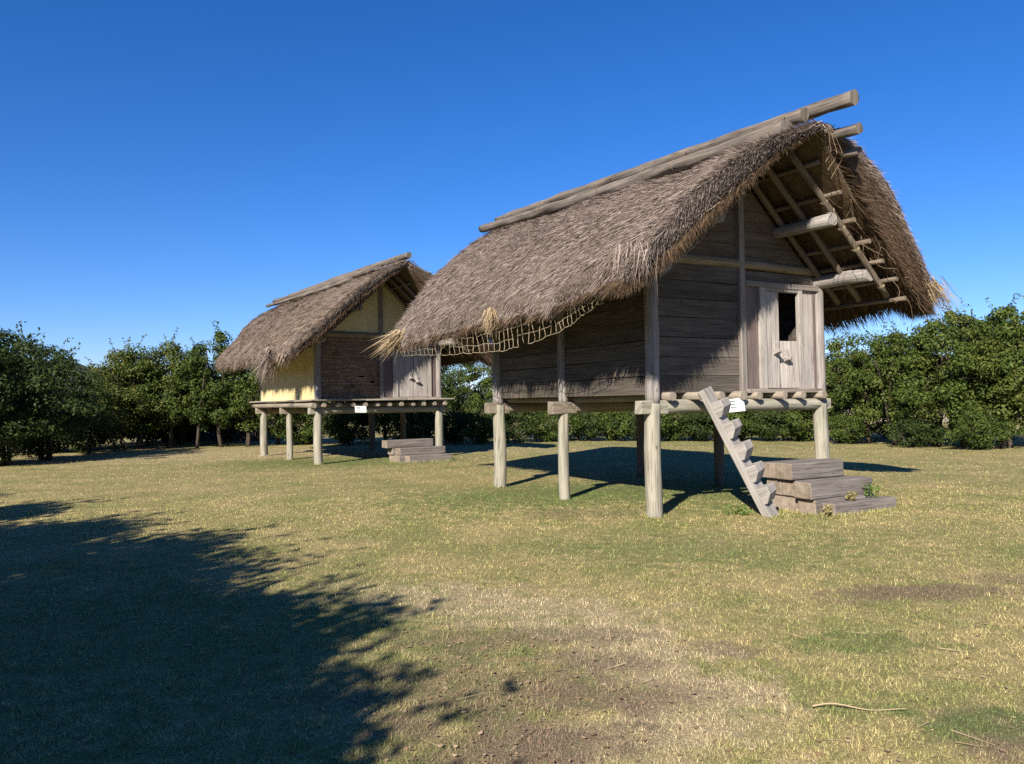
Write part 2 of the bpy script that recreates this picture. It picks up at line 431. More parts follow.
k = NT('lawn_ground')
col, nsm, nfi = lawn_color(k)
col = k.mix(0.5, col, c3(0.13, 0.10, 0.055))
k.bsdf(col, 0.95, 0.1, k.math('ADD', nfi, k.math('MULTIPLY', nsm, .6)), 0.55, 0.03)
M['lawn'] = k.m
k = NT('grass_blade')
col, _, _ = lawn_color(k)
br = k.math('ADD', 0.30, k.math('MULTIPLY', k.island(), 1.4))
cb = k.n('ShaderNodeCombineColor')
for i in range(3): k.set(cb.inputs[i], br)
col = k.mix(1.0, col, cb.outputs[0], 'MULTIPLY')
k.bsdf(col, 0.8, 0.2)
M['blade'] = k.m
k = NT('hill_wood')
co = k.n('ShaderNodeTexCoord').outputs['Object']
hf = k.noise(co, 0.12, 6, 0.7)
k.bsdf(k.mix(k.ramp(hf, .35, .65), c3(0.022, 0.032, 0.020), c3(0.070, 0.085, 0.045)), 0.95, 0.1, hf, 1.0, 4.0)
M['hill'] = k.m

# ------------------------------------------------------------------ ground
def gz(x, y):
    """gentle undulation of the lawn"""
    d = math.hypot(x, y)
    amp = 0.03 * min(1.0, max(0.0, (d - 2.0) / 8.0))
    z = amp * mnoise.noise(Vector((x * 0.35, y * 0.35, 3.0)))
    return z
xs = np.unique(np.concatenate([np.linspace(-1500, -60, 12), np.linspace(-60, -16, 34), np.linspace(-16, 20, 121), np.linspace(20, 60, 30), np.linspace(60, 1500, 12)]))
ys = np.unique(np.concatenate([np.linspace(-1500, -40, 8), np.linspace(-40, 0, 30), np.linspace(0, 40, 134), np.linspace(40, 90, 30), np.linspace(90, 2500, 14)]))
gv = [(x, y, gz(x, y)) for y in ys for x in xs]
nx = len(xs)
gf = [(j * nx + i, j * nx + i + 1, (j + 1) * nx + i + 1, (j + 1) * nx + i) for j in range(len(ys) - 1) for i in range(nx - 1)]
gm = bpy.data.meshes.new('lawn'); gm.from_pydata(gv, [], gf); gm.polygons.foreach_set('use_smooth', [True] * len(gf)); gm.materials.append(M['lawn'])
ground = link_mesh('lawn', gm); tag(ground, kind='structure')

# far wooded hill at the left
hv = []; hx = np.linspace(-620, 300, 93); hy = np.linspace(330, 640, 24)
for j, y in enumerate(hy):
    for i, x in enumerate(hx):
        t = j / (len(hy) - 1)
        prof = math.sin(math.pi * min(1, t * 1.0)) ** 0.8
        ridge = 25 * math.exp(-((x + 312) / 75.0) ** 2) + 9 * math.exp(-((x + 150) / 120.0) ** 2) + 7
        z = ridge * prof + prof * (4.0 * mnoise.noise(Vector((x * .03, y * .03, 0))) + 2.2 * mnoise.noise(Vector((x * .12, y * .12, 5))))
        hv.append((x, y, z - 0.5))
n_ = len(hx)
hf_ = [(j * n_ + i, j * n_ + i + 1, (j + 1) * n_ + i + 1, (j + 1) * n_ + i) for j in range(len(hy) - 1) for i in range(n_ - 1)]
hm = bpy.data.meshes.new('hill'); hm.from_pydata(hv, [], hf_); hm.materials.append(M['hill'])
tag(link_mesh('hill', hm), kind='structure')

# ------------------------------------------------------------------ thatch
def strands(P, D, N, L, W, lift, jit, rs):
    """triangular straws: P base, D unit direction, N unit surface normal"""
    n = len(P)
    S = unit(np.cross(D, N))
    D2 = unit(D + S * rs.normal(0, jit, (n, 1)) + N * (lift + rs.normal(0, 0.10, (n, 1))))
    th = rs.normal(0, 0.75, (n, 1))
    Wv = unit(np.cos(th) * S + np.sin(th) * N)
    L = np.reshape(L, (n, 1)); W = np.reshape(W, (n, 1))
    V = np.stack([P - Wv * W, P + Wv * W, P + D2 * L], 1)
    return V

class Roof:
    def __init__(s, m, E, zf, zr, ze, bulge, zi0, zi1, vf0, vf1, vr0, vr1, seed, lift=(0, 0)):
        s.lift = lift
        s.m, s.E, s.zf, s.zr, s.ze, s.b, s.zi0, s.zi1 = m, E, zf, zr, ze, bulge, zi0, zi1
        s.vf0, s.vf1, s.vr0, s.vr1, s.seed = vf0, vf1, vr0, vr1, seed
    def wav(s, u, v):
        return (0.055 * np.sin(1.7 * v + s.seed + 0.9 * u) + 0.04 * np.sin(3.3 * v - 2.1 * u + 2 * s.seed) + 0.03 * np.sin(6.1 * v + 1.3 * u + s.seed) + 0.02 * np.sin(11 * v + 5 * u))
    def outer(s, side, t, w):
        t = np.asarray(t, float); w = np.asarray(w, float)
        v = (s.vf0 + (s.vf1 - s.vf0) * t) * (1 - w) + (s.vr0 + (s.vr1 - s.vr0) * t) * w
        zrid = s.zf + (s.zr - s.zf) * w
        u = s.m + side * (s.E * (1.0 if side < 0 else .965) * t)
        z = zrid - (zrid - s.ze) * t + s.b * (1.0 if side < 0 else 1.65) * np.sin(np.pi * np.clip(t, 0, 1) ** (1.0 if side < 0 else 1.15))
        wv = s.wav(u, v) * np.minimum(1, t * 3)
        ew = 0.05 * np.sin(2.3 * v + s.seed) + 0.04 * np.sin(5.7 * v + 2 * s.seed) + s.lift[0] * np.exp(-((v + 1.1) / 1.3) ** 2) + s.lift[1] * np.exp(-((v - 2.5) / 2.0) ** 2)
        return np.stack([u, v, z + wv * 0.8 + ew * t * t], -1)
    def inner(s, side, t, w):
        t = np.asarray(t, float); w = np.asarray(w, float)
        v = (s.vf0 + (s.vf1 - s.vf0) * t + 0.12) * (1 - w) + (s.vr0 + (s.vr1 - s.vr0) * t - 0.12) * w
        dz = (s.zr - s.zf) * w * (1 - t) + (s.lift[0] * np.exp(-((v + 1.1) / 1.3) ** 2) + s.lift[1] * np.exp(-((v - 2.5) / 2.0) ** 2)) * t ** 3
        u = s.m + side * (s.E * (1.0 if side < 0 else .965) - 0.05) * t
        z = s.zi0 + dz - (s.zi0 - s.zi1) * t - 0.10 * np.sin(np.pi * t)
        if side < 0: z = z + 0.26 * np.exp(-(w / 0.05) ** 2) * np.sin(np.pi * np.clip(t, 0, 1) ** .8)
        return np.stack([u, v, z], -1)
    def frame(s, side, t, w):
        e = 1e-3
        P = s.outer(side, t, w)
        D = unit(s.outer(side, np.asarray(t) + e, w) - P)
        A = unit(s.outer(side, t, np.asarray(w) + e) - P)
        N = unit(np.cross(D, A))
        N = N * np.sign(N[..., 2:3] + 1e-9)
        return P, D, N, A

def build_roof(rf, name, parent, n_left, n_right, mats, seed):
    rs = np.random.default_rng(seed)
    nt, nw = 22, 48
    V = []; F = []; MI = []
    T = np.linspace(0, 1, nt + 1); Wg = np.linspace(0, 1, nw + 1)
    for side in (-1, 1):
        tt, ww = np.meshgrid(T, Wg, indexing='ij')
        O = rf.outer(side, tt, ww).reshape(-1, 3); I = rf.inner(side, tt, ww).reshape(-1, 3)
        for k_, p in enumerate(O):
            O[k_] = p + np.array([0, 0, 0.05 * mnoise.noise(Vector((p[0] * 2.2, p[1] * 2.2, p[2] * 2.2 + seed)))])
        bo = len(V); V += [tuple(p) for p in O]; bi = len(V); V += [tuple(p) for p in I]
        q = nw + 1
        for i in range(nt):
            for j in range(nw):
                F.append((bo + i * q + j, bo + i * q + j + 1, bo + (i + 1) * q + j + 1, bo + (i + 1) * q + j)); MI.append(0)
                F.append((bi + i * q + j, bi + (i + 1) * q + j, bi + (i + 1) * q + j + 1, bi + i * q + j + 1)); MI.append(1)
        for i in range(nt):
            for j in (0, nw):
                F.append((bo + i * q + j, bo + (i + 1) * q + j, bi + (i + 1) * q + j, bi + i * q + j)); MI.append(0)
        for j in range(nw):
            i = nt
            F.append((bo + i * q + j, bo + i * q + j + 1, bi + i * q + j + 1, bi + i * q + j)); MI.append(0)
    VS = []; VM = []
    def add(v, mi): VS.append(v); VM.append(np.full(len(v), mi))
    for side, n in ((-1, n_left), (1, n_right)):
        t = rs.uniform(-0.02, 0.985, n) ; t = np.clip(t, 0, 1); w = rs.uniform(0, 1, n)
        P, D, N, A = rf.frame(side, t, w)
        # clumps give light and dark tufts
        ph = np.sin(P[:, 1] * 9 + 3 * np.sin(t * 21)) * np.sin(t * 34 + P[:, 1] * 2.0)
        L = rs.uniform(0.08, 0.26, n); W = rs.uniform(0.0035, 0.0080, n)
        add(strands(P - N * 0.015 - D * 0.1, D, N, L, W, 0.14 + 0.06 * ph[:, None], 0.24, rs), 2)
        # ragged tufts standing proud
        n2 = n // 10
        c = rs.integers(0, n, n2 // 12); idx = np.repeat(c, 12)
        t2 = np.clip(t[idx] + rs.normal(0, .008, len(idx)), 0, 1); w2 = np.clip(w[idx] + rs.normal(0, .004, len(idx)), 0, 1)
        P, D, N, A = rf.frame(side, t2, w2)
        add(strands(P, D, N, rs.uniform(.10, .24, len(idx)), rs.uniform(.004, .008, len(idx)), 0.30, 0.30, rs), 2)
        # eave fringe
        ne = n // 4
        w = rs.uniform(0, 1, ne); kk = rs.uniform(0, 1, ne)[:, None]
        P, D, N, A = rf.frame(side, np.full(ne, 0.985), w)
        Q = P * (1 - kk) + rf.inner(side, np.full(ne, 1.0), w) * kk
        rag = (0.5 + 0.5 * np.sin(Q[:, 1] * 7.3 + seed) * np.sin(Q[:, 1] * 2.9)) 
        L = rs.uniform(.06, .18, ne) + 0.22 * rag ** 2 * rs.uniform(0, 1, ne)
        Dd = unit(D + np.array([0, 0, -0.25]))
        add(strands(Q - D * 0.08, Dd, N, L, rs.uniform(.005, .011, ne), 0.0, 0.16, rs), 2)
        # verges: straw ends seen from the gable
        for wv, vd in ((0.0, -1.0), (1.0, 1.0)):
            nv = int(n * (0.34 if wv == 0 else 0.06)) if side < 0 else int(n_left * (0.22 if wv == 0 else 0.05))
            t = rs.uniform(0, 1, nv); kk = rs.uniform(0, 1, nv)[:, None]
            P, D, N, A = rf.frame(side, t, np.full(nv, wv))
            I = rf.inner(side, t, np.full(nv, wv))
            Q = P * (1 - kk) + I * kk
            out = np.array([0, vd, 0.0])
            Dd = unit(D * rs.uniform(.6, 1.0, (nv, 1)) + out * rs.uniform(.05, .45, (nv, 1)) + (N * .12 if side < 0 else 0))
            sN = np.repeat(out[None], nv, 0)
            m = strands(Q - out * 0.05, Dd, sN, rs.uniform(.08, .24, nv), rs.uniform(.0045, .010, nv), 0.0, 0.28, rs)
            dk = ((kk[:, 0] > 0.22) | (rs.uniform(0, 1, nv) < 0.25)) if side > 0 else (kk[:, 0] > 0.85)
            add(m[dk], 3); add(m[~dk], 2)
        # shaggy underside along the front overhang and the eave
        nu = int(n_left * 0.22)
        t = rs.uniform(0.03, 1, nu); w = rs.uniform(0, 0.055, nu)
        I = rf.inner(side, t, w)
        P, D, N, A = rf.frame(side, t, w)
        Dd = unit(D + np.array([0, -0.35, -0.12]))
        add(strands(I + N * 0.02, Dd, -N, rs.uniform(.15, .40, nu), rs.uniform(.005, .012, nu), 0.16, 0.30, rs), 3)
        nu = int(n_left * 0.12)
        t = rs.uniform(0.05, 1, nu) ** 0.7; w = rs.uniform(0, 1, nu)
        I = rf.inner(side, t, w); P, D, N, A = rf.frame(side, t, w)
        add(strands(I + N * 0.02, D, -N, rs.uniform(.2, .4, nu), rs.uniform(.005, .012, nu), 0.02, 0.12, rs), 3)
    # straw saddled over the ridge
    nr = (n_left + n_right) // 14
    w = rs.uniform(0, 1, nr); side = rs.choice([-1.0, 1.0], nr)
    P = rf.outer(1, np.zeros(nr), w) + np.stack([rs.normal(0, .10, nr), np.zeros(nr), rs.uniform(-.02, .05, nr)], -1)
    D = unit(np.stack([side, rs.normal(0, .15, nr), np.full(nr, -.55)], -1)); N = np.repeat(np.array([[0, 0, 1.0]]), nr, 0)
    add(strands(P, D, N, rs.uniform(.2, .42, nr), rs.uniform(.005, .011, nr), .03, .2, rs), 2)
    S = np.concatenate(VS); SM = np.concatenate(VM)
    # one mesh: slab + straws
    nb = len(V)
    allv = np.concatenate([np.array(V), S.reshape(-1, 3)])
    ns = len(S)
    me = bpy.data.meshes.new(name)
    me.vertices.add(len(allv)); me.vertices.foreach_set('co', allv.astype(np.float32).ravel())
    loops = np.concatenate([np.array(F).ravel(), nb + np.arange(ns * 3)]).astype(np.int32)
    me.loops.add(len(loops)); me.loops.foreach_set('vertex_index', loops)
    ls = np.concatenate([np.arange(len(F)) * 4, len(F) * 4 + np.arange(ns) * 3]).astype(np.int32)
    me.polygons.add(len(ls)); me.polygons.foreach_set('loop_start', ls)
    me.polygons.foreach_set('material_index', np.concatenate([np.array(MI), SM]).astype(np.int32))
    for m_ in mats: me.materials.append(m_)
    me.update(calc_edges=True)
    return link_mesh(name, me, parent)

def tuft(name, parent, p, d, n, L, spread, mats, seed, w=0.006):
    """bundle of straw hanging from p in direction d"""
    rs = np.random.default_rng(seed)
    d = np.array(d, float) / np.linalg.norm(d)
    P = np.array(p) + rs.normal(0, spread, (n, 3)) * np.array([1, 1, .6])
    D = unit(d + rs.normal(0, .15, (n, 3)))
    N = unit(rs.normal(0, 1, (n, 3)))
    V = strands(P, D, N, L * rs.uniform(.5, 1.1, n), np.full(n, w), 0, .1, rs)
    return link_mesh(name, tri_mesh(name, V, mats), parent)

# ------------------------------------------------------------------ the two granaries
def rope_winding(mb, c, axis, r, turns=3, thick=0.012, pitch=0.022):
    c = Vector(c); axis = Vector(axis).normalized()
    up = Vector((0, 0, 1)) if abs(axis.z) < .9 else Vector((1, 0, 0))
    a = axis.cross(up).normalized(); b = a.cross(axis)
    pts = []
    for i in range(turns * 12 + 1):
        th = i / 12 * 2 * math.pi
        pts.append(c + a * math.cos(th) * r + b * math.sin(th) * r + axis * (pitch * i / 12))
    mb.tube(pts, thick, 5)

def granary(cfg):
    W, L = cfg['W'], cfg['L']; m = W / 2
    root = empty('raised_granary', cfg['loc'], R(cfg['ang']))
    tag(root, cfg['label'], 'granary', 'thatched granaries on stilts')
    pr = cfg['pr']
    bz = cfg['bz']                 # centre height of the cross beams
    wt = cfg['wt']                 # top of wall: underside of tie beam
    fz = cfg['fz']                 # bottom of wall
    big = cfg['kind'] == 'L'
    # posts: a stilt below the beam and the slimmer wall post above it
    for i, (x, y) in enumerate([(0, 0), (0, L / 2), (0, L), (W, 0), (W, L / 2), (W, L)]):
        k_ = 0.78 if y == L / 2 else 1.0
        b = MB()
        b.log((x + .008, y, -0.25), (x, y, bz + 0.06), pr * 1.06 * k_, pr * 0.97 * k_, 18, 16, 0.085, 0.02)
        p = b.build('post', M['post_pale'] if x == 0 or y == 0 else M['rafter_and_shaded_post_wood'], root)  # hidden stilts get darker wood: the underfloor shade is put into their colour
        b = MB()
        b.log((x, y, bz + 0.06), (x, y, wt - .02), pr * 0.90 * k_, pr * 0.80 * k_, 18, 18, 0.085, 0.016)
        b.build('wall_post', M['post_wood'], root)
    # cross beams running along the gable direction, with flattened stub ends
    for y in (0, L / 2, L):
        b = MB()
        b.box(-0.27, 0.22, y - .085, y + .085, bz - .10, bz + .10, 0, jit=.012)
        b.log((0.2, y, bz + .01), (W + .12, y, bz + .005), 0.105, 0.092, 12, 14, .06, .02)
        b.box(W + .10, W + .20, y - .07, y + .07, bz - .08, bz + .09, 0, jit=.01)
        b.build('cross_beam', M['joist_wood'] if y else M['post_pale'], root, 0.012)
    # floor joists over the beams, round ends showing at the front
    for u in cfg['joists']:
        b = MB(); r = random.uniform(.055, .068) * cfg['jr']
        b.log((u, cfg['jv'] + random.uniform(-.04, .04), bz + .155), (u + random.uniform(-.03, .03), L + .25, bz + .16), r, r * .9, 10, 12, .08, .015)
        b.build('floor_joist', M['joist_wood'], root)
    b = MB(); b.box(-.01, W + .01, .05, L, fz - .015, fz + .02, 1); b.build('floor', M['gable_wood'], root)
    # plates, tie beams, purlins
    for x in (0, W):
        b = MB(); b.log((x, -1.0 if x else -.35, wt - .10), (x, L + .95, wt - .08), .112, .10, 12, 16, .06, .02)
        b.build('wall_plate', M['post_wood'], root)
    for y in (0, L):
        b = MB(); b.log((-.16, y, wt + .07), (W + .18, y, wt + .065), .078, .07, 12, 14, .06, .015)
        b.build('tie_beam', M['tie_wood'], root)
    # rafters on both slopes
    zr = lambda u: cfg['ra'] - cfg['rs'] * abs(u - m)
    for v in cfg['rafters']:
        for s in (-1, 1):
            if s < 0 and v < -.9: continue
            e = m + s * (cfg['rE'] - (.42 if s < 0 and v < -.05 else 0))
            b = MB(); b.log((m + s * .0, v, zr(m)), (e, v, zr(e)), .05, .045, 9, 10, .07, .02)
            b.build('rafter', M['rafter_and_shaded_post_wood'], root)
    for s in (-1, 1):
        u = m + s * .86
        b = MB(); b.log((u, -1.06 if s > 0 else -.5, zr(u) - .125), (u, L + 1.0, zr(u) - .11), .098, .085, 11, 14, .06, .02)
        b.build('purlin', M['post_wood'], root)
        for q in cfg['battens']:
            if s < 0 and q > 1.6 and big: continue
            b = MB(); u = m + s * q; z = zr(u) + .075
            b.log((u, (-1.27 if s > 0 else -.8) + random.uniform(-.05, .05), z), (u, L + 1.4, z + .03), .036, .03, 8, 16, .10, .02)
            b.build('batten', M['rafter_and_shaded_post_wood'], root)
    b = MB(); b.log((m, -1.2, zr(m) + .09), (m, L + 1.6, zr(m) + .20), .075, .07, 10, 14, .05); b.build('ridge_pole', M['rafter_and_shaded_post_wood'], root)
    # ------------------------------------------------ walls
    def boards(y, x0, x1, z0, z1, n, horizontal_axis, mat, nm, thick=.035, off=0.0):
        b = MB(); zs = np.linspace(z0, z1, n + 1) + np.concatenate([[0], np.array([random.uniform(-.02, .02) for _ in range(n - 1)]), [0]])
        for i in range(n):
            d = random.uniform(-.007, .007); ta = random.uniform(-.004, .004); tb = random.uniform(-.004, .004)
            a0, a1 = zs[i] + .004, zs[i + 1] - .004
            if horizontal_axis == 'x':
                c = [(x0, y + d, a0 + ta), (x1, y + d, a0 + tb), (x1, y + d + thick, a0 + tb), (x0, y + d + thick, a0 + ta),
                     (x0, y + d, a1 + ta), (x1, y + d, a1 + tb), (x1, y + d + thick, a1 + tb), (x0, y + d + thick, a1 + ta)]
                b.box8(c, 0)
            else:
                c = [(y + d, x0, a0 + ta), (y + d + thick, x0, a0 + ta), (y + d + thick, x1, a0 + tb), (y + d, x1, a0 + tb),
                     (y + d, x0, a1 + ta), (y + d + thick, x0, a1 + ta), (y + d + thick, x1, a1 + tb), (y + d, x1, a1 + tb)]
                b.box8(c, 1)
        if horizontal_axis == 'x': b.box(x0, x1, y + thick + .012, y + thick + .022, z0, z1, 0)
        else: b.box(y + thick + .012, y + thick + .022, x0, x1, z0, z1, 1)
        return b.build(nm, mat, root, .006)
    def gable(y, mat, n, nm):
        b = MB(); z0 = wt + .10; z1 = zr(m) - .05
        zs = np.linspace(z0, z1, n + 1)
        def half(z): return max(.02, (cfg['ra'] - .02 - z) / cfg['rs'])
        for i in range(n):
            d = random.uniform(-.006, .006); a0, a1 = zs[i] + .003, zs[i + 1] - .003
            h0, h1 = half(a0), half(a1)
            c = [(m - h0, y + d, a0), (m + h0, y + d, a0), (m + h0, y + d + .03, a0), (m - h0, y + d + .03, a0),
                 (m - h1, y + d, a1), (m + h1, y + d, a1), (m + h1, y + d + .03, a1), (m - h1, y + d + .03, a1)]
            b.box8(c, 0)
        b.build(nm, mat, root)
    b = MB(); kz1 = zr(m) - .06
    b.box(m - .055, m + .055, -.075, .02, fz, kz1, 2, jit=.003)
    b.build('king_post', M['frame_wood'], root, .01)
    side_m = M['board_wood'] if big else M['plaster']
    if big:
        for (x0, x1) in ((0.07, L / 2 - .05), (L / 2 + .05, L - .07)):
            boards(-.01, x0, x1, fz, wt - .1, 7, 'y', side_m, 'side_wall')
        boards(W - .03, 0.07, L - .07, fz, wt - .1, 7, 'y', side_m, 'side_wall')
        boards(L - .02, 0.05, W - .05, fz, wt + .02, 7, 'x', side_m, 'rear_wall')
        boards(-.015, 0.07, m - .058, fz, wt + .02, 7, 'x', side_m, 'front_wall')
        gable(-.0, M['gable_wood'], 5, 'gable_wall'); gable(L - .02, M['gable_wood'], 5, 'gable_wall')
    else:
        for x in (-.10, W + .0):
            b = MB(); b.box(x, x + .10, .06, L - .05, fz, wt - .1); b.build('side_wall', M['plaster'], root, .01)
        b = MB(); b.box(.06, W - .06, L - .03, L + .04, fz, wt); b.build('rear_wall', M['plaster'], root)
        gable(.0, M['plaster'], 1, 'gable_wall'); gable(L - .02, M['plaster'], 1, 'gable_wall')
        # wattle panel with small gaps
        b = MB(); nxp, nzp = 26, 26
        xs_ = np.linspace(.08, m - .06, nxp + 1); zs_ = np.linspace(fz, wt + .0, nzp + 1)
        holes = {(17, 9), (18, 9), (22, 7), (23, 7), (13, 5), (14, 5), (13, 6)}
        for i in range(nxp):
            for j in range(nzp):
                if (i, j) in holes: continue
                d = .014 * mnoise.noise(Vector((xs_[i] * 7, 0, zs_[j] * 7)))
                b.box(xs_[i], xs_[i + 1], .015 + d, .075, zs_[j], zs_[j + 1], 0, 0)
        for j in range(20):
            z = fz + .03 + j * (wt - fz - .04) / 20; x0 = .08 + random.uniform(0, .1) * (j % 3 == 0)
            b.log((x0, .004, z + random.uniform(-.012, .012)), (m - .06 - random.uniform(0, .25) * (j % 4 == 1), .002, z + random.uniform(-.012, .012)), random.uniform(.006, .012), None, 6, 10, .2, .02, mi=1)
        for i in range(90):
            z = fz + .03 + (wt - fz - .06) * random.random() ** 1.4; x0 = random.uniform(.1, m - .5); l_ = random.uniform(.12, .42)
            b.log((x0, .004, z), (x0 + l_, .004, z + random.uniform(-.01, .01)), random.uniform(.007, .015), None, 6, 3, .2, .005, mi=1)
        for i in range(3):
            x = .4 + i * .5
            b.log((x, -.008, fz + .02), (x + random.uniform(-.02, .02), -.008, wt - .02), .009, None, 6, 8, .2, .01, mi=1)
        b.build('wattle_panel', [M['mud'], M['reed']], root)
    # ------------------------------------------------ door bay
    u0 = m + .058
    D = cfg['door']
    b = MB()
    b.box(u0 - .02, W - .06, -.12, .04, fz - .01, fz + .055, 0, jit=.004); b.build('door_sill', M['deck_wood'], root, .01)
    b = MB()
    b.box(u0, W - .05, -.085, .01, D['zt'], D['zt'] + .085, 0, jit=.003)
    b.box(D['f0'], D['f1'], -.065, .0, D['zt'] - .055, D['zt'], 0)
    b.build('door_lintel', M['frame_wood'], root, .008)
    z0 = fz + .056
    b = MB(); b.box(u0 + .01, D['p0'] - .004, -.028, .01, z0, D['zt'] - .002, 2); b.build('door_panel', M['panel_wood'], root)
    b = MB(); b.box(D['f1'] + .09, W - .09, -.03, .01, z0, D['zt'] - .002, 2); b.build('door_panel', M['panel_wood'] if not big else M['door_wood'], root)
    if big:
        b = MB(); b.box(W - .155, W - .10, -.045, -.032, z0, D['zt'] - .002, 2); b.build('door_panel', M['panel_wood'], root)
    for (a0, a1) in ((D['p0'], D['f0']), (D['f1'], D['f1'] + .085)):
        b = MB(); b.box(a0, a1, -.075, .0, z0, D['zt'] - .002, 2, jit=.002); b.build('door_jamb', M['door_wood'], root, .006)
    b = MB(); b.box(u0, W - .09, -.015, .008, D['zt'] + .087, wt - .01, 0); b.build('door_header', M['board_wood'], root)
    mid = D['mid']; zt = D['zt'] - .06
    def leaf_door(hx, wdt, sgn, ang, ztop, hf=.40):
        e = empty('door_leaf'); e.parent = root
        e.location = (hx, -.025, 0); e.rotation_euler = (0, 0, ang)
        b = MB(); n = 2
        for i in range(n):
            a, c = sgn * wdt * i / n, sgn * wdt * (i + 1) / n
            b.box(min(a, c) + .001, max(a, c) - .001, -.018, .016, z0 + .01, ztop, 2, jit=.0025)
        b.build('leaf_boards', M['door_wood'], e, .005)
        b = MB(); hxp = sgn * (wdt - .10)
        hz = fz + (zt - fz) * hf
        b.prism([(0, -.05), (.11, -.01), (.11, .035), (.04, .05), (.03, .16), (0, .18)], (0, -1, 0), (0, 0, 1), (hxp, -.018, hz), (1, 0, 0), .095)
        b.build('handle', M['door_wood'], e, .01)
        return e
    leaf_door(D['f0'] + .004, mid - D['f0'] - .012, 1, 0.0, zt)
    leaf_door(D['f1'] - .004, D['f1'] - mid - (.075 if big else .012), -1, D['open'], z0 + (zt - z0) * .50 if big else zt, .33)
    # dark board inside the doorway
    # ------------------------------------------------ deck of the second granary
    if not big:
        b = MB(); x = -.42
        dz = fz - .03
        for i, (y0, y1) in enumerate(((-.36, -.20), (-.195, -.04))):
            cuts = [-.32, 1.3, 2.6, W + .36] if i == 0 else [-.30, .9, 2.9, W + .24]
            for a, c in zip(cuts[:-1], cuts[1:]):
                b.box(a + .006, c - .006, y0 + random.uniform(-.02, .02), y1, dz + random.uniform(-.006, .006), dz + .045, 0, jit=.006)
        for i, (x0, x1) in enumerate(((-.34, -.20), (-.195, -.07))):
            cuts = [-.03, 1.6, 3.2, L + .55] if i == 0 else [-.03, 2.1, 3.7, L + .35]
            for a, c in zip(cuts[:-1], cuts[1:]):
                b.box(x0 + random.uniform(-.02, .02), x1, a + .006, c - .006, dz + random.uniform(-.006, .006), dz + .045, 1, jit=.006)
        b.box(W + .07, W + .30, -.1, L + .3, dz, dz + .045, 1, jit=.006)
        b.build('deck', M['deck_wood'], root, .006)
        b = MB(); b.log((-.22, -.3, bz + .15), (-.22, L + .40, bz + .16), .075, .07, 10, 14, .08, .02); b.build('floor_joist', M['joist_wood'], root)
    # ------------------------------------------------ thatch, ridge logs, ropes
    rf = Roof(m, **cfg['roof'])
    mats = [M['thatch_core'], M['thatch_under'], M['straw'] if big else M['straw_old'], M['straw_brown']]
    build_roof(rf, 'thatch_roof', root, cfg['nl'], cfg['nr'], mats, cfg['roof']['seed'])
    for (p0, p1, r0, r1) in cfg['ridge']:
        b = MB(); b.log(p0, p1, r0, r1, 16, 60, .20, .045)
        lg = b.build('ridge_log', M['log_wood'], root)
    a = Vector(cfg['ridge'][0][0]); c = Vector(cfg['ridge'][0][1]); a2 = Vector(cfg['ridge'][2][0]); c2 = Vector(cfg['ridge'][2][1])
    for t in (.085, .30, .52, .74):
        b = MB(); p = a.lerp(c, t); q = a2.lerp(c2, max(0.02, (p.y - a2.y) / (c2.y - a2.y)))
        top = p + Vector((0, 0, cfg['ridge'][0][2] + .004)); r2 = cfg['ridge'][2][2]
        b.tube([p + Vector((.16, 0, -.06)), p + Vector((.085, 0, .075)), top, p + Vector((-.10, 0, .06)), q + Vector((-.02, 0, r2 + .01)), q + Vector((-r2 - .01, 0, .01)), q + Vector((-r2 * .8, 0, -r2))], .007, 5)
        b.build('rope_tie', M['twig'], root)
    return root, rf, zr

# front-left corner posts, heading and dimensions of each granary
Lcfg = dict(kind='L', W=3.545, L=4.64, loc=(2.01, 11.0, 0), ang=29.5, pr=.118, bz=1.545, wt=3.66, fz=1.745,
            label='big near thatched granary with dark plank walls and a notched ladder',
            joists=[.20, .66, 1.14, 1.60, 1.94, 2.42, 2.90, 3.42], jr=1.05, jv=-.24,
            ra=5.22, rs=.92, rE=2.17, rafters=[-1.0, -.5, -.11, 1.2, 2.5, 3.8, 4.76, 5.5], battens=[.30, .72, 1.10, 1.42, 1.72, 2.0, 2.3],
            door=dict(zt=3.40, p0=2.13, f0=2.27, f1=3.02, mid=2.585, open=-.16),
            roof=dict(E=3.08, zf=5.40, zr=5.86, ze=3.12, bulge=.38, zi0=5.36, zi1=2.90, vf0=-1.62, vf1=-1.28, vr0=7.75, vr1=6.85, seed=3, lift=(.27, .10)),
            ridge=[((1.80, -2.08, 5.63), (1.77, 7.3, 6.05), .10, .08), ((1.48, -1.54, 5.52), (1.52, 7.35, 5.98), .095, .08),
                   ((1.20, -1.46, 5.31), (1.24, 7.6, 5.80), .115, .09), ((2.03, -1.98, 5.28), (1.98, 7.5, 5.88), .075, .06), ((2.26, -1.80, 5.06), (2.15, 7.5, 5.72), .06, .06)],
            nl=150000, nr=30000)
granL, roofL, zrL = granary(Lcfg)
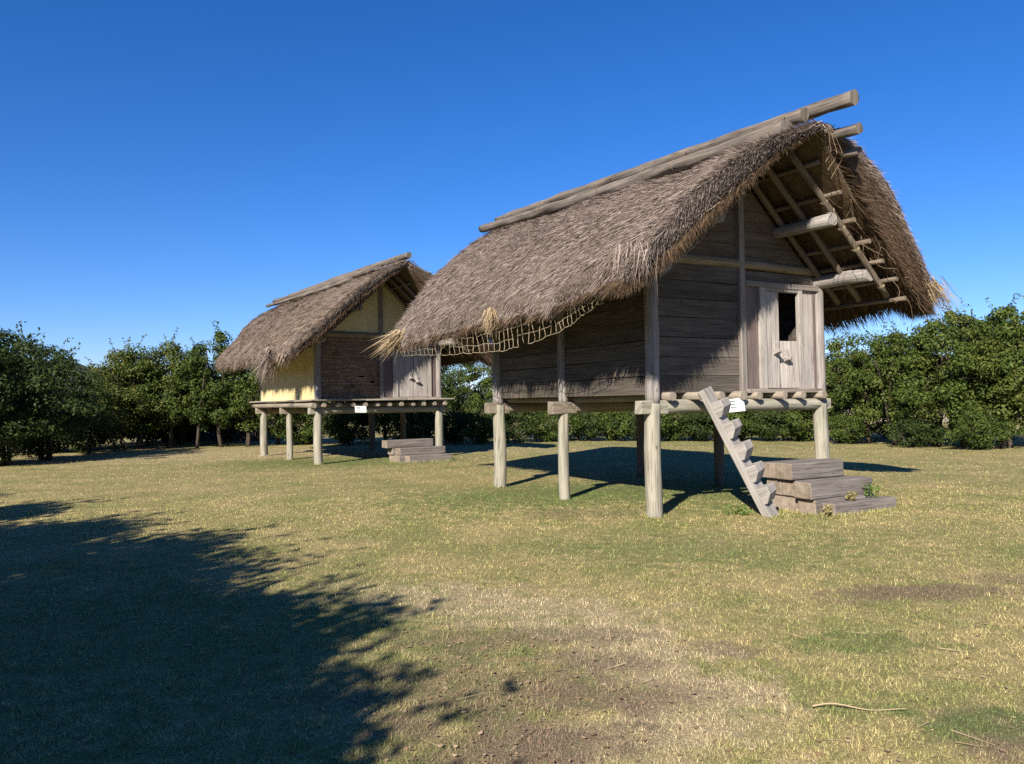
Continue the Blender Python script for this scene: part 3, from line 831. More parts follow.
Scfg = dict(kind='S', W=3.86, L=4.9, loc=(-5.437, 21.5, 0), ang=35, pr=.118, bz=1.50, wt=3.60, fz=1.80,
            label='smaller far thatched granary with cream plaster walls and a brown wattle panel',
            joists=[.06, .50, .94, 1.31, 1.69, 2.07, 2.44, 2.84, 3.19, 3.56, 3.91], jr=1.0, jv=-.31,
            ra=5.32, rs=.90, rE=2.5, rafters=[-1.05, -.6, -.11, 1.2, 2.5, 3.8, 5.0, 6.0], battens=[.35, .8, 1.2, 1.6, 2.0, 2.4],
            door=dict(zt=3.42, p0=2.30, f0=2.46, f1=3.50, mid=2.98, open=0.0),
            roof=dict(E=3.12, zf=5.60, zr=5.58, ze=3.18, bulge=.30, zi0=5.46, zi1=2.92, vf0=-1.8, vf1=-1.5, vr0=8.6, vr1=6.2, seed=8, lift=(.05, 0)),
            ridge=[((1.95, -1.85, 5.76), (1.93, 8.7, 5.80), .085, .07), ((1.62, -.42, 5.60), (1.60, 8.75, 5.70), .085, .065), ((1.30, .6, 5.38), (1.28, 8.6, 5.48), .07, .055), ((2.3, -1.2, 5.50), (2.28, 8.7, 5.56), .08, .06)],
            nl=64000, nr=14000)
granS, roofS, zrS = granary(Scfg)

# straw bundles that have slipped out of the eaves, then one added straw curtain
tuft('straw_tuft', granL, (-1.30, 6.45, 3.12), (-.35, .8, -.55), 300, .80, .08, [M['straw_pale']], 1)
tuft('straw_tuft', granL, (-1.32, 2.35, 3.12), (-.25, -.2, -.8), 160, .42, .06, [M['straw_pale']], 2)
tuft('straw_tuft', granL, (-1.18, -1.15, 3.48), (-.2, -.1, -.9), 420, .45, .11, [M['straw']], 3)
tuft('straw_tuft', granL, (4.6, -1.25, 3.45), (.75, -.1, -.75), 200, .70, .08, [M['straw_pale']], 4)
tuft('straw_tuft', granS, (-1.12, .55, 3.2), (-.28, .10, -.9), 420, .98, .10, [M['straw']], 5, .009)
tuft('straw_tuft', granS, (-1.25, -.95, 2.98), (-.2, 0, -.9), 200, .35, .08, [M['straw_old']], 6, .009)
tuft('straw_tuft', granL, (.40, 5.7, 3.75), (.05, .1, -1), 2600, .9, .34, [M['straw_brown']], 9, .012)  # added curtain of straw, blocks the bright sky gap under the rear overhang
# loose rope loops and vine ends in the gable of the near granary
b = MB()
for i in range(3):
    w_ = .10 + .07 * i; l_ = .5 + .12 * i
    b.tube([(1.74 + w_ * math.sin(math.pi * k / 11) + .02 * math.sin(k + i), -1.66 - .03 * i, 5.36 - l_ * k / 11) for k in range(12)], .0042, 5)
b.build('rope_loop', M['twig'], granL)
for q, vv in ((.72, -1.0), (1.10, -1.0), (1.42, -1.0), (2.0, -1.0), (.86, -1.0)):
    u = Lcfg['W'] / 2 + q; b = MB()
    rope_winding(b, (u, vv, zrL(u) + .03), (.75, 0, -.68), .062, 3, .006, .014)
    b.build('rope_tie', M['rope'], granL)
b = MB(); rv = random.Random(5)
for i in range(15):
    q = rv.uniform(.5, 2.35); u = Lcfg['W'] / 2 + q; z = zrL(u) + rv.uniform(-.05, .08); v = rv.uniform(-1.45, -1.1)
    p = Vector((u, v, z)); pts = [p.copy()]; d = Vector((rv.uniform(-.3, .6), rv.uniform(-.5, .2), rv.uniform(-.9, -.1)))
    for k_ in range(7):
        d = (d + Vector((rv.uniform(-.6, .6), rv.uniform(-.4, .4), rv.uniform(-.5, .25)))).normalized()
        p = p + d * rv.uniform(.04, .08); pts.append(p.copy())
    b.tube(pts, .004, 4)
b.build('hanging_vine', M['twig'], granL)

# ------------------------------------------------------------------ rope nets under the eave of the near granary
def net(name, label, top, bottom, nu, nv, r, sag=.03, sd=1):
    """top / bottom: polylines in the granary's frame"""
    rr = random.Random(sd)
    e = MB()
    def pl(poly, t):
        x = t * (len(poly) - 1); i = min(int(x), len(poly) - 2); f = x - i
        return Vector(poly[i]).lerp(Vector(poly[i + 1]), f)
    J = {}
    for i in range(nu + 1):
        for j in range(nv + 1):
            a = pl(top, i / nu); c = pl(bottom, i / nu)
            p = a.lerp(c, j / nv)
            J[i, j] = p + Vector((rr.uniform(-.02, .02), rr.uniform(-.02, .02), rr.uniform(-.02, .02)))
    def strand(p, q):
        mid = (p + q) / 2 + Vector((rr.uniform(-.01, .01), rr.uniform(-.01, .01), -sag * rr.uniform(.2, 1)))
        e.tube([p, p.lerp(mid, .6), mid, mid.lerp(q, .4), q], r, 4)
    for i in range(nu + 1):
        for j in range(nv + 1):
            if j < nv and rr.random() > .04: strand(J[i, j], J[i, j + 1])
            if i < nu and j > 0 and rr.random() > .04: strand(J[i, j], J[i + 1, j])
    o = e.build(name, M['rope'])
    o.location = granL.location; o.rotation_euler = granL.rotation_euler
    tag(o, label, 'net', 'rope nets on the near thatch')
    return o
net('rope_net', 'knotted straw rope net sagging below the long left eave of the near granary',
    [(-1.28, 6.6, 3.06), (-1.28, 4.4, 3.06), (-1.28, 2.3, 3.10), (-1.28, .6, 3.16), (-1.22, -.4, 3.24)],
    [(-1.26, 6.5, 2.66), (-1.22, 4.4, 2.56), (-1.22, 2.3, 2.47), (-1.22, .6, 2.62), (-1.16, -.4, 2.95)], 44, 4, .0055, .014, 1)
net('rope_net', 'small torn rope net across the front left verge of the near granary',
    [(-.98, -1.22, 3.42), (-.5, -1.30, 3.85), (.0, -1.36, 4.25)], [(-.78, -1.1, 3.20), (-.25, -1.18, 3.62), (.30, -1.22, 4.12)], 9, 4, .006, .012, 2)

# ------------------------------------------------------------------ notched ladder, steps, signs
def to_world(root, p):
    a = root.rotation_euler[2]; c, s = math.cos(a), math.sin(a)
    return Vector((root.location.x + p[0] * c - p[1] * s, root.location.y + p[0] * s + p[1] * c, p[2]))

lad = empty('notched_ladder', to_world(granL, (1.37, -.97, 0)), granL.rotation_euler[2])
tag(lad, 'pale wooden ladder cut with five step notches leaning on the near granary floor', 'ladder')
P0 = Vector((0, 0, -.03)); P1 = Vector((.74 - 1.37, -.33 + .97, 1.82))
ax = (P1 - P0); axl = ax.length; ax.normalize()
nrm = Vector((.35, -.94, 0)); nrm = (nrm - ax * nrm.dot(ax)).normalized(); wv = ax.cross(nrm).normalized()
b = MB()
b.prism([(0, -.12), (axl, -.10), (axl, .0), (0, .0)][::-1], ax, nrm, P0, wv, .27)
b.build('ladder_beam', M['ladder_wood'], lad, .014)
for i in range(5):
    o = P0 + ax * (.39 + i * .338)
    b = MB()
    b.prism([(-.01, -.15), (.05, -.15), (.15, -.04), (.155, .07), (-.01, .085)], nrm, ax, o, wv, .266)
    b.build('tread', M['ladder_wood'], lad, .012)

def steps(root, label, pos, data, name='timber_steps'):
    e = empty(name, to_world(root, pos), root.rotation_euler[2])
    tag(e, label, 'steps', 'timber steps before the granary doors')
    for (x0, x1, y0, y1, z0, z1) in data:
        x0, x1, y0, y1 = x0 - pos[0], x1 - pos[0], y0 - pos[1], y1 - pos[1]
        b = MB()
        j = lambda: random.uniform(-.008, .008)
        c = [(x0, y0, z0), (x1, y0, z0), (x1, y1, z0), (x0, y1, z0), (x0, y0, z1), (x1, y0, z1), (x1, y1, z1), (x0, y1, z1)]
        c = [(p[0] + j(), p[1] + j(), p[2] + j() * .5) for p in c]
        b.box8(c, 0)
        # end grain takes the paler end material
        for fi in (3, 5): b.mi[fi] = 1
        t = b.build('timber', [M['step_wood'], M['step_end']], e, .016)
        if z1 > .6 and y0 < -.8 - (0 if root is granL else -.2):
            b = MB(); b.log((x0 + .52, y0 - .006, z1 - .12), (x0 + .52, y0 + .02, z1 - .12), .028, .028, 12, 1, 0)
            b.build('bolt', M['bolt'], t)
    return e
steps(granL, 'grey brown railway sleeper steps in front of the near granary door', (2.6, -.9, 0),
      [(1.84, 2.98, -.86, -.55, .455, .70), (1.86, 2.95, -.545, -.27, .455, .69),
       (1.82, 3.17, -1.20, -.90, .21, .450), (1.93, 3.1, -.895, -.59, .21, .450), (1.92, 3.1, -.585, -.30, .21, .448),
       (2.02, 3.40, -1.43, -1.215, -.05, .16), (1.90, 3.2, -1.205, -.90, -.05, .205), (1.96, 3.1, -.895, -.35, -.05, .205)])
steps(granS, 'weathered sleeper steps in front of the far granary door', (2.6, -.8, 0),
      [(1.72, 3.22, -.78, -.45, .40, .62), (1.98, 3.45, -1.10, -.785, .20, .40), (1.90, 3.2, -.78, -.45, .2, .395),
       (2.10, 3.48, -1.42, -1.105, -.05, .19), (1.95, 3.3, -1.10, -.45, -.05, .195)])

def sign(root, label, c, w, h_, tilt):
    e = empty('notice_sign', to_world(root, c), root.rotation_euler[2])
    tag(e, label, 'sign', 'white notice signs on the floor beams')
    b = MB(); b.box(-w / 2, w / 2, -.008, .008, -h_ / 2, h_ / 2); bd = b.build('board', M['white'], e, .003)
    bd.rotation_euler = (R(-8), R(tilt), 0)
    b = MB(); rr = random.Random(3)
    for r_, (a, l) in enumerate(((-.40, .34), (-.36, .28), (-.36, .34))):
        z = h_ * (.30 - r_ * .22); x = a * w
        while x < (a + l) * w:
            s = w * rr.uniform(.02, .05)
            b.box(x, x + s, -.011, -.0085, z - h_ * .05, z + h_ * .05); x += s + w * .014
    t = b.build('faded_writing', M['ink'], bd)
    for sx in (-1, 1):
        b = MB(); b.log((sx * w * .44, -.013, h_ * .38), (sx * w * .44, .0, h_ * .38), .008, .008, 8, 1, 0); b.build('screw', M['bolt'], bd)
    return e
sign(granL, 'small white notice sign beside the ladder on the near granary beam', (1.47, -.165, 1.555), .34, .20, -3)
sign(granS, 'small white notice sign under the wattle panel of the far granary', (1.12, -.36, 1.52), .34, .185, 2)

# weeds growing from the sleeper steps, and a dry stalk on the lawn
def weed(label, p, n, hgt, mats, sd, cat='weed'):
    rs = np.random.default_rng(sd); e = empty('weed_plant', p); tag(e, label, cat)
    b = MB(); L_ = []
    for i in range(n):
        d = Vector((rs.normal(0, .5), rs.normal(0, .5), 1)).normalized(); q = Vector((rs.normal(0, .05), rs.normal(0, .05), -.02))
        pts = [q + d * (hgt * t) for t in (0, .35, .7, 1)]
        b.tube(pts, [.004, .0035, .003, .002], 4)
        for t in np.linspace(.25, 1, 7):
            a = q + d * hgt * t; dr = unit(rs.normal(0, 1, 3) * np.array([1, 1, .5])); s = np.cross(dr, unit(rs.normal(0, 1, 3))); s = unit(s) * .016; l = .05
            L_.append([np.array(a), np.array(a) + dr * l * .5 + s, np.array(a) + dr * l, np.array(a) + dr * l * .5 - s])
    b.build('stem', mats[1], e)
    link_mesh('leaves', tri_mesh('leaves', np.array(L_), [mats[0]], n=4), e)
p = to_world(granL, (3.02, -1.24, .20)); weed('bright green weed sprouting on the lower timber step by the near granary', p, 9, .19, (M['weed_leaf'], M['weed_leaf']), 1)
p = to_world(granL, (2.55, -1.28, .18)); weed('dry yellowish weed on the lower timber step left of the green weed', p, 10, .13, (M['weed_dry'], M['weed_dry']), 2)
p = to_world(granL, (1.98, -1.36, 0)); weed('dry yellowish weed at the left corner of the bottom sleeper', p, 10, .17, (M['weed_dry'], M['weed_dry']), 3)
p = to_world(granL, (1.02, -.62, 0)); weed('dark green weed growing behind the foot of the notched ladder', p, 9, .16, (M['weed_leaf'], M['weed_leaf']), 4)
b = MB(); pts = []
for i in range(15):
    t = i / 14; x = 1.56 + .46 * t; y = 4.10 - .07 * t * t + .006 * math.sin(t * 9)
    pts.append((x, y, gz(x, y) + .022 + .012 * math.sin(t * 7)))
b.tube(pts, [0.0048 - .003 * i / 14 for i in range(15)], 6)
tag(b.build('dry_stalk', M['straw_pale']), 'long thin pale dry stalk lying on the lawn at lower right', 'stalk')

# ------------------------------------------------------------------ trees
def make_crown(seed, Hh, z0, rad, nclump, nleaf, size, mat, dense=1.0):
    rs = np.random.default_rng(seed)
    C = []
    while len(C) < nclump:
        p = rs.uniform(-1, 1, 3)
        r = np.linalg.norm(p)
        if r > 1 or r < 0.35 * dense: continue
        z = (p[2] * .5 + .5)
        wid = rad * (0.55 + .65 * math.sin(math.pi * min(1, z * .85 + .12)))
        ang = math.atan2(p[1], p[0])
        wid *= 1 + .22 * math.sin(3 * ang + seed) + .15 * math.sin(5 * ang + 2 * seed + 3 * z)
        C.append((p[0] * wid, p[1] * wid, z0 + (Hh - z0) * z))
    C = np.array(C)
    LV = []
    for c in C:
        n = int(nleaf * rs.uniform(.6, 1.3)); cr = rs.uniform(.22, .46) * rad / 1.5
        d = unit(rs.normal(0, 1, (n, 3))); r = cr * rs.uniform(.45, 1.08, (n, 1)) ** .6
        P = c + d * r * np.array([1.15, 1.15, .75])
        out = unit(d + np.array([0, 0, .45]) + rs.normal(0, .55, (n, 3)))     # leaf normal
        ax = unit(np.cross(out, rs.normal(0, 1, (n, 3)))) ; ax = unit(ax + np.array([0, 0, -.25]))
        s = unit(np.cross(ax, out)); l = size * rs.uniform(.6, 1.3, (n, 1)); w = l * .25
        LV.append(np.stack([P, P + ax * l * .45 + s * w, P + ax * l, P + ax * l * .45 - s * w], 1))
    # upright shoots break the outline
    for i in range(int(nclump * .5)):
        c = C[rs.integers(0, len(C))]
        d = unit(np.array([c[0] * .5, c[1] * .5, 1.2]) + rs.normal(0, .4, 3)); n = 16
        t = np.linspace(.15, 1, n)[:, None]
        P = c + d * t * rs.uniform(.45, .85) * rad / 1.5 + rs.normal(0, .02, (n, 3))
        out = unit(rs.normal(0, 1, (n, 3)) + np.array([0, 0, .6])); ax = unit(np.cross(out, rs.normal(0, 1, (n, 3))) + d * .4)
        s = unit(np.cross(ax, out)); l = size * rs.uniform(.6, 1.1, (n, 1)); w = l * .27
        LV.append(np.stack([P, P + ax * l * .45 + s * w, P + ax * l, P + ax * l * .45 - s * w], 1))
    return C, tri_mesh('crown', np.concatenate(LV), [mat], n=4)

def make_trunk(seed, C, Hh, stems, r):
    rr = random.Random(seed); b = MB()
    for s in range(stems):
        bx, by = rr.uniform(-.18, .18) * (stems > 1), rr.uniform(-.18, .18) * (stems > 1)
        pts = []; x, y = bx, by; n = 7; top = Hh * rr.uniform(.7, .88)
        dx, dy = rr.uniform(-.10, .10) + bx * .5, rr.uniform(-.10, .10) + by * .5
        for i in range(n):
            pts.append(Vector((x, y, -.2 + (top + .2) * i / (n - 1)))); x += dx + rr.uniform(-.06, .06); y += dy + rr.uniform(-.06, .06)
        rad = [r * (1 - .8 * i / (n - 1)) * (1.25 if i == 0 else 1) for i in range(n)]
        b.tube(pts, rad, 8)
        for i in range(11):
            c = Vector(C[rr.randrange(len(C))]); k_ = rr.uniform(.25, .8) * (n - 1); i0 = int(k_); p = pts[i0].lerp(pts[min(i0 + 1, n - 1)], k_ - i0)
            if c.z < p.z - .2: continue
            mid = p.lerp(c, .5) + Vector((rr.uniform(-.1, .1), rr.uniform(-.1, .1), -.12))
            b.tube([p, mid, c], [rad[i0] * .5, rad[i0] * .32, .008], 5)
    return b.mesh('trunk', M['bark'])

VAR = {}
def variant(key, seed, Hh, z0, rad, nc, nl, size, mat, stems=2, r=.07, dense=1.0):
    C, cm = make_crown(seed, Hh, z0, rad, nc, nl, size, M[mat], dense)
    VAR[key] = (cm, make_trunk(seed, C, Hh, stems, r), Hh)
variant('mid', 11, 4.3, .7, 1.35, 62, 165, .115, 'leaf_mid', 2)
variant('tall', 12, 4.6, .8, 1.15, 58, 165, .115, 'leaf_mid', 1, .08)
variant('olive', 13, 4.2, .8, 1.5, 66, 165, .115, 'leaf_olive', 2)
variant('dark', 14, 4.2, .25, 1.65, 90, 180, .115, 'leaf_dark', 3)
variant('hedge', 15, 4.25, .35, 1.55, 74, 200, .115, 'leaf_mid', 3)
variant('hedge_olive', 16, 4.3, .45, 1.45, 68, 200, .115, 'leaf_olive', 2)
variant('shade', 19, 4.3, .2, 1.65, 170, 120, .15, 'leaf_dark', 3)
variant('shrub', 17, 1.5, .1, 1.0, 60, 110, .10, 'leaf_mid', 3, .03)
variant('shrub_dark', 18, 1.35, .1, 1.05, 60, 110, .10, 'leaf_dark', 3, .03)

def plant(kind, x, y, scale, rz, label, group, name, cat, sz=1.0):
    cm, tm, _ = VAR[kind]
    e = empty(name, (x, y, 0), rz); e.scale = (scale, scale, scale * sz)
    tag(e, label, cat, group)
    c = bpy.data.objects.new('crown', cm); COL.objects.link(c); c.parent = e
    t = bpy.data.objects.new('trunk' if cat == 'tree' else 'stem', tm); COL.objects.link(t); t.parent = e
    return e

def at(px, depth):          # a point on the lawn seen in column px at that distance
    return ((px - 512) / 768.0 * depth, depth)

ORD = ['first', 'second', 'third', 'fourth', 'fifth', 'sixth', 'seventh', 'eighth', 'ninth', 'tenth', 'eleventh', 'twelfth', 'thirteenth', 'fourteenth', 'fifteenth']
tr = random.Random(21)
# dark group at the left edge
spec = [(-48, 22.5, 'dark', 1.05), (2, 23.0, 'dark', .98), (45, 25.0, 'dark', .90), (86, 28.0, 'dark', .62), (30, 28.5, 'mid', 1.0), (-10, 27, 'tall', 1.02)]
for i, (px, d, kd, s) in enumerate(spec):
    x, y = at(px, d)
    plant(kd, x, y, s, tr.uniform(0, 6), ['shaded dark tree cut by the left edge of the photo, front row', 'shaded dark tree at the far left, second in the front row',
          'shaded dark tree of the left clump with a rounded top', 'lowest dark tree of the left clump, beside the gap showing the hill',
          'greener tree behind the dark left clump, right of the tallest one', 'tallest tree behind the dark clump at the left edge'][i], 'dark trees at the left edge', 'broadleaf_tree', 'tree')
# row between the left clump and the far granary
spec = [(120, 30.5, 'olive', .92), (140, 31.0, 'mid', .98), (168, 31.5, 'olive', 1.0), (196, 31.0, 'tall', .92), (222, 31.5, 'tall', 1.07), (247, 31.5, 'mid', .96), (180, 34.5, 'dark', 1.0), (150, 34.5, 'dark', .97), (228, 35, 'dark', .95)]
lab = ['yellowish green tree just right of the dark left clump', 'mid green tree between two yellowish ones left of the far granary', 'broad yellow green tree in the middle of the left row',
       'slim single trunk tree in front of the thatched hut', 'tallest slim tree left of the far granary roof', 'tree whose crown meets the left eave of the far granary',
       'dark tree in the second row behind the broad yellow green one', 'dark tree in the second row behind a yellow green one, nearer the hill gap', 'dark tree in the second row behind the thatched hut side']
for (px, d, kd, s), l in zip(spec, lab):
    x, y = at(px, d); plant(kd, x, y, s, tr.uniform(0, 6), l, 'trees left of the far granary', 'broadleaf_tree', 'tree')
# row behind the granaries
for i, px in enumerate((278, 310, 345, 385, 425, 462, 497, 535, 575, 615, 655, 695, 735, 775)):
    d = 34.0 - .6 * abs(i - 5) * .3; x, y = at(px, d)
    kd = ['mid', 'tall', 'dark', 'mid', 'dark', 'mid', 'tall', 'mid', 'olive', 'tall', 'mid', 'dark', 'mid', 'tall'][i]
    where = ('seen under and beside the far granary floor' if px < 450 else 'in the gap between the two granaries' if px < 490 else 'seen under the near granary floor')
    plant(kd, x, y, tr.uniform(.88, 1.0), tr.uniform(0, 6), ORD[i] + ' tree from the left in the row behind the granaries', 'trees behind the granaries', 'broadleaf_tree', 'tree')
# low shrubs in front of that row
for i, (px, d) in enumerate(((300, 32.5), (352, 32.2), (405, 32.5), (452, 31.5), (478, 31.2), (512, 31.5), (548, 31.8), (582, 32.3), (612, 31.9), (640, 31.5), (672, 30.8), (705, 30.4), (738, 30.0), (772, 29.6), (803, 29.2))):
    x, y = at(px, d)
    where = ('under the far granary' if px < 440 else 'in the gap between the granaries' if px < 500 else 'under the near granary')
    plant(('shrub', 'shrub_dark')[i % 2], x, y, tr.uniform(.85, 1.15), tr.uniform(0, 6), ORD[i] + ' low bush from the left in the line behind the stilts', 'low bushes behind the stilts', 'low_bush', 'bush')
# dense undergrowth closing the view behind the left row
for i, (px, d) in enumerate(((20, 29.5), (62, 30.5), (100, 33.5), (132, 36.5), (165, 37.0), (192, 37.5))):
    x, y = at(px, d)
    plant('shrub_dark', x, y, tr.uniform(1.3, 1.6), tr.uniform(0, 6), ORD[i] + ' dark bush from the left in the undergrowth behind the left trees', 'dark bushes behind the left trees', 'low_bush', 'bush')
# hedge at the right
spec = [(838, 28.0, 'mid', .92), (868, 27.0, 'mid', .92), (900, 26.0, 'hedge_olive', .90), (935, 25.2, 'hedge', .98), (968, 24.6, 'hedge_olive', 1.0), (1002, 24.0, 'hedge', 1.02), (1038, 23.4, 'hedge_olive', 1.0), (955, 28.5, 'tall', 1.08), (1010, 28.0, 'tall', 1.1), (890, 30.5, 'dark', .95)]
lab = ['slim tree of the right hedge just beside the near granary post', 'bushy hedge tree under the right eave of the near granary', 'olive hedge tree below the tip of the right eave',
       'dense hedge tree right of the roof tip', 'olive tinted hedge tree in the middle of the right hedge', 'dense hedge tree near the right edge of the photo', 'hedge tree cut by the right edge of the photo',
       'taller twiggy tree sticking up behind the right hedge', 'tallest tree behind the right end of the hedge', 'dark tree behind the hedge below the near eave']
for (px, d, kd, s), l in zip(spec, lab):
    x, y = at(px, d); plant(kd, x, y, s, tr.uniform(0, 6), l, 'trees of the right hedge', 'hedge_tree', 'tree')
for i, (px, d) in enumerate(((846, 27.2), (912, 24.8), (975, 23.4))):
    x, y = at(px, d); plant(('shrub', 'shrub_dark')[i % 2], x, y, tr.uniform(.65, .85), tr.uniform(0, 6), ORD[i] + ' low bush from the left at the foot of the right hedge', 'low bushes at the foot of the right hedge', 'low_bush', 'bush')
# trees beside and behind the photographer: their shade lies across the lawn
for i, (x, y, s, kd) in enumerate([(-4.75, -2.8, 1.12, 'shade'), (-5.0, -4.9, 1.10, 'shade'), (-4.9, -1.15, 1.14, 'shade'), (-6.4, .5, 1.12, 'shade'), (-7.3, 1.6, 1.2, 'shade'), (-9.3, 3.0, 1.2, 'shade'), (-11.6, 5.2, 1.2, 'shade'), (-14.0, 7.4, 1.15, 'shade'), (-7.2, -3.2, 1.2, 'dark'), (-7.4, -1.0, 1.15, 'dark'), (-9.2, .6, 1.2, 'dark'), (-22.0, 15.0, 1.45, 'dark'), (-25.0, 17.5, 1.5, 'hedge'), (-16.8, 9.5, 1.1, 'shade')]):
    plant(kd, x, y, s, 1.3 * i + 2.5, 'dense tree beside the photographer that throws the shade across the left of the lawn', 'trees left of the photographer', 'shade_tree', 'tree')

# ------------------------------------------------------------------ things beyond the hedge
# thatched pit dwelling
hut = empty('thatched_hut', (*at(236, 40.0), 0), R(25))
tag(hut, 'low thatched hut reaching the ground, half hidden behind slim trees left of the far granary', 'hut')
rs = np.random.default_rng(5)
V = []; F = []; nu, nv_ = 28, 12
for j in range(nv_ + 1):
    t = j / nv_
    for i in range(nu):
        a = 2 * math.pi * i / nu; r = 2.7 * (1 - t) ** .85 + .25 * (1 - t) + .05; sx = 1 + .35 * (1 - .5 * (1 - t))
        V.append((math.cos(a) * r * sx, math.sin(a) * r, 2.35 * t + .04 * rs.normal()))
for j in range(nv_):
    for i in range(nu):
        F.append((j * nu + i, j * nu + (i + 1) % nu, (j + 1) * nu + (i + 1) % nu, (j + 1) * nu + i))
me = bpy.data.meshes.new('thatch'); me.from_pydata(V, [], F); me.materials.append(M['thatch_core']); me.materials.append(M['straw'])
link_mesh('thatch', me, hut)
ns = 9000; a = rs.uniform(0, 6.283, ns); t = rs.uniform(0, .98, ns); r = 2.7 * (1 - t) ** .85 + .25 * (1 - t) + .05; sx = 1 + .35 * (1 - .5 * (1 - t))
P = np.stack([np.cos(a) * r * sx, np.sin(a) * r, 2.35 * t + .02], -1)
N = unit(np.stack([np.cos(a), np.sin(a), np.full(ns, .9)], -1)); D = unit(np.stack([np.cos(a) * .75, np.sin(a) * .75, np.full(ns, -.75)], -1))
link_mesh('straw_cover', tri_mesh('straw_cover', strands(P, D, N, rs.uniform(.25, .5, ns), rs.uniform(.012, .022, ns), .08, .15, rs), [M['straw']]), hut)
b = MB()
arch = [(math.cos(q) * .75, math.sin(q) * .75 + .75) for q in np.linspace(0, math.pi, 9)]
pts = [(.75, 0)] + arch + [(-.75, 0)]
for i in range(len(pts) - 1):
    p, q = pts[i], pts[i + 1]
    b.tube([(p[0], -3.3, p[1]), (q[0], -3.3, q[1])], .16, 7); b.tube([(p[0] * .95, -2.2, p[1]), (q[0] * .95, -2.2, q[1])], .2, 7)
for p in pts: b.tube([(p[0], -3.3, p[1]), (p[0] * .95, -1.9, p[1])], .13, 6)
b.build('entrance_hood', M['straw_pale'], hut)
b = MB(); b.box(-.7, .7, -2.5, -2.4, 0, 1.3); b.build('doorway_shade_panel', M['dark'], hut)  # solid near-black panel, stands in for the shade inside the entrance

# pale house beyond the right hedge
house = empty('pale_house', (*at(905, 50.0), 0), R(-14))
tag(house, 'pale rendered low house with brown roof glimpsed through the right hedge', 'house')
b = MB(); b.box(-4.5, 4.5, -2.5, 2.5, -.1, 2.5); b.build('wall', M['wall_render'], house)
b = MB()
b.prism([(-3.1, 2.45), (3.1, 2.45), (3.1, 2.56), (0, 4.0), (-3.1, 2.56)], (0, 1, 0), (0, 0, 1), (0, 0, 0), (1, 0, 0), 9.6); b.build('roof', M['roof_tile'], house)
for x in (-3.0, -.4, 2.3):
    b = MB(); b.box(x - .75, x + .75, -2.54, -2.502, .9, 2.0); f_ = b.build('window', M['frame_wood'], house)
    for q in (-.36, .36):
        b = MB(); b.box(x + q - .30, x + q + .30, -2.556, -2.542, .97, 1.93); b.build('pane', M['glass'], f_)
# low rail fences
def fence(label, x0, y0, x1, y1, n, hgt, nm='rail_fence'):
    e = empty(nm, (x0, y0, 0), math.atan2(y1 - y0, x1 - x0)); tag(e, label, 'fence', 'low log fences behind the trees'); Ln = math.hypot(x1 - x0, y1 - y0)
    for i in range(n + 1):
        b = MB(); x = Ln * i / n; b.log((x, 0, -.2), (x, 0, hgt), .06, .05, 8, 4, .05); b.build('post', M['post_wood'], e)
    for z in (hgt * .45, hgt * .88):
        b = MB(); b.log((-.1, -.07, z), (Ln + .1, -.07, z), .04, .04, 8, 20, .05, .02); b.build('rail', M['post_wood'], e)
fence('grey two rail log fence behind the bushes between the two granaries', *at(420, 37.5), *at(520, 37.0), 4, .9)
fence('grey log fence behind the left part of the right hedge', *at(838, 32.0), *at(930, 29.8), 4, .95)

# ------------------------------------------------------------------ grass and litter
def blades(n, d0, d1, hmin, hmax, wid, seed, lie):
    rs = np.random.default_rng(seed)
    u_ = rs.uniform(0, 1, n)
    d = d0 * (d1 / d0) ** u_                             # thinner with distance
    x = d * rs.uniform(-.72, .72, n)
    keep = np.ones(n, bool)
    P = np.stack([x, d, np.zeros(n)], -1)
    P[:, 2] = [gz(a, b_) for a, b_ in zip(x, d)]
    sc_ = (d / 4.0) ** .55; sh_ = (d / 4.0) ** .22
    az = rs.uniform(0, 2 * np.pi, n); el = np.clip(rs.normal(lie, .35, n), .03, 1.4)
    D = np.stack([np.cos(az) * np.cos(el), np.sin(az) * np.cos(el), np.sin(el)], -1)
    S = np.stack([-np.sin(az), np.cos(az), np.zeros(n)], -1)
    tf = np.sin(x * 9.1 + 2.3 * np.sin(d * 5.7)) * np.sin(d * 8.3 + 1.9 * np.sin(x * 6.1)) + .6 * np.sin(x * 23 + d * 7) * np.sin(d * 19 - x * 11)
    L_ = (rs.uniform(hmin, hmax, n) * sh_ * np.clip(1 + .5 * tf, .4, 2))[:, None]; w = (wid * rs.uniform(.6, 1.4, n) * sc_)[:, None]
    return np.stack([P - S * w, P + S * w, P + D * L_], 1)
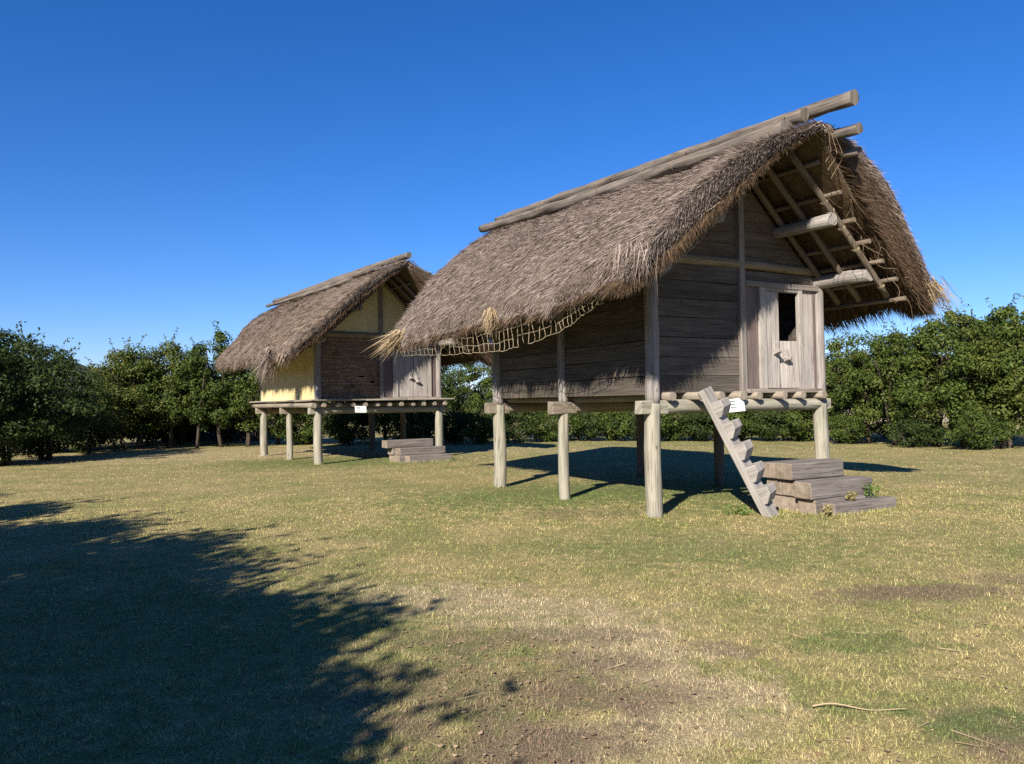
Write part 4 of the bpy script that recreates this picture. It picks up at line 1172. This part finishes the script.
def foot_grass():
    """longer grass that the mower misses round posts, steps and the ladder"""
    rs = np.random.default_rng(77); C = []
    for root, cfg in ((granL, Lcfg), (granS, Scfg)):
        for x in (0, cfg['W']):
            for y in (0, cfg['L'] / 2, cfg['L']):
                for _ in range(150):
                    a = rs.uniform(0, 6.283); r = .125 + abs(rs.normal(0, .05)); C.append(to_world(root, (x + math.cos(a) * r, y + math.sin(a) * r, 0)))
        zs = -1.45 if root is granL else -1.44
        for _ in range(700):
            if rs.random() < .6: p = (rs.uniform(1.95, 3.5), zs - abs(rs.normal(0, .04)), 0)
            else: p = (rs.uniform(1.75, 2.0) - abs(rs.normal(0, .03)), rs.uniform(zs + .1, -.3), 0)
            C.append(to_world(root, p))
    for _ in range(160): C.append(to_world(granL, (1.37 + rs.normal(0, .12), -.99 + rs.normal(0, .12), 0)))
    P = np.array([(p.x, p.y, gz(p.x, p.y)) for p in C]); n = len(P)
    az = rs.uniform(0, 6.283, n); el = np.clip(rs.normal(1.0, .3, n), .2, 1.5)
    D = np.stack([np.cos(az) * np.cos(el), np.sin(az) * np.cos(el), np.sin(el)], -1); S = np.stack([-np.sin(az), np.cos(az), np.zeros(n)], -1)
    L_ = rs.uniform(.03, .085, (n, 1)); w = rs.uniform(.0025, .0045, (n, 1))
    return np.stack([P - S * w, P + S * w, P + D * L_], 1)
g = np.concatenate([blades(520000, 2.9, 14.0, .012, .034, .0014, 1, .38), blades(230000, 10.0, 33.0, .010, .022, .0022, 2, .38)] + [foot_grass()])
gr = link_mesh('grass', tri_mesh('grass', g, [M['blade']]))
tag(gr, kind='stuff')

def litter(n, seed):
    rs = np.random.default_rng(seed); Q = []
    for i in range(n):
        if rs.random() < .25: d = rs.uniform(3.4, 5.4); x = rs.normal(-.1, .5)
        elif rs.random() < .45: d = 2.9 * (9 / 2.9) ** rs.random(); x = d * rs.uniform(-.7, .05)
        elif rs.random() < .5: d = 2.9 * (9 / 2.9) ** rs.random(); x = d * rs.uniform(-.1, .7)
        else: d = rs.uniform(18, 31); x = d * rs.uniform(-.7, -.15)
        l = rs.uniform(.015, .04) * (1 if d < 12 else 1.5); w = l * rs.uniform(.25, .45); a = rs.uniform(0, 6.28); z = gz(x, d) + rs.uniform(.004, .014)
        ca, sa = math.cos(a), math.sin(a); tz = rs.uniform(-.2, .2) * l; cz = rs.uniform(.0, .2) * l
        Q.append([(x - ca * l / 2, d - sa * l / 2, z + cz), (x + sa * w, d - ca * w, z), (x + ca * l / 2, d + sa * l / 2, z + abs(tz)), (x - sa * w, d + ca * w, z + .004)])
    return np.array(Q)
tag(link_mesh('fallen_leaves', tri_mesh('fallen_leaves', litter(1400, 4), [M['dead_leaf']], n=4)), kind='stuff')
rs = np.random.default_rng(9); n = 550
d = 2.9 * (10 / 2.9) ** rs.random(n); x = d * rs.uniform(-.7, .7, n); az = rs.uniform(0, 6.28, n)
P = np.stack([x, d, np.array([gz(a, b_) for a, b_ in zip(x, d)]) + .02], -1); D = np.stack([np.cos(az), np.sin(az), rs.normal(0, .08, n)], -1)
S = np.stack([-np.sin(az), np.cos(az), rs.normal(0, .3, n)], -1); ll = rs.uniform(.04, .20, (n, 1)); ww = .0018
tag(link_mesh('straw_litter', tri_mesh('straw_litter', np.stack([P - S * ww, P + S * ww, P + D * ll + S * ww * .5, P + D * ll - S * ww * .5], 1), [M['straw_pale']], n=4)), kind='stuff')
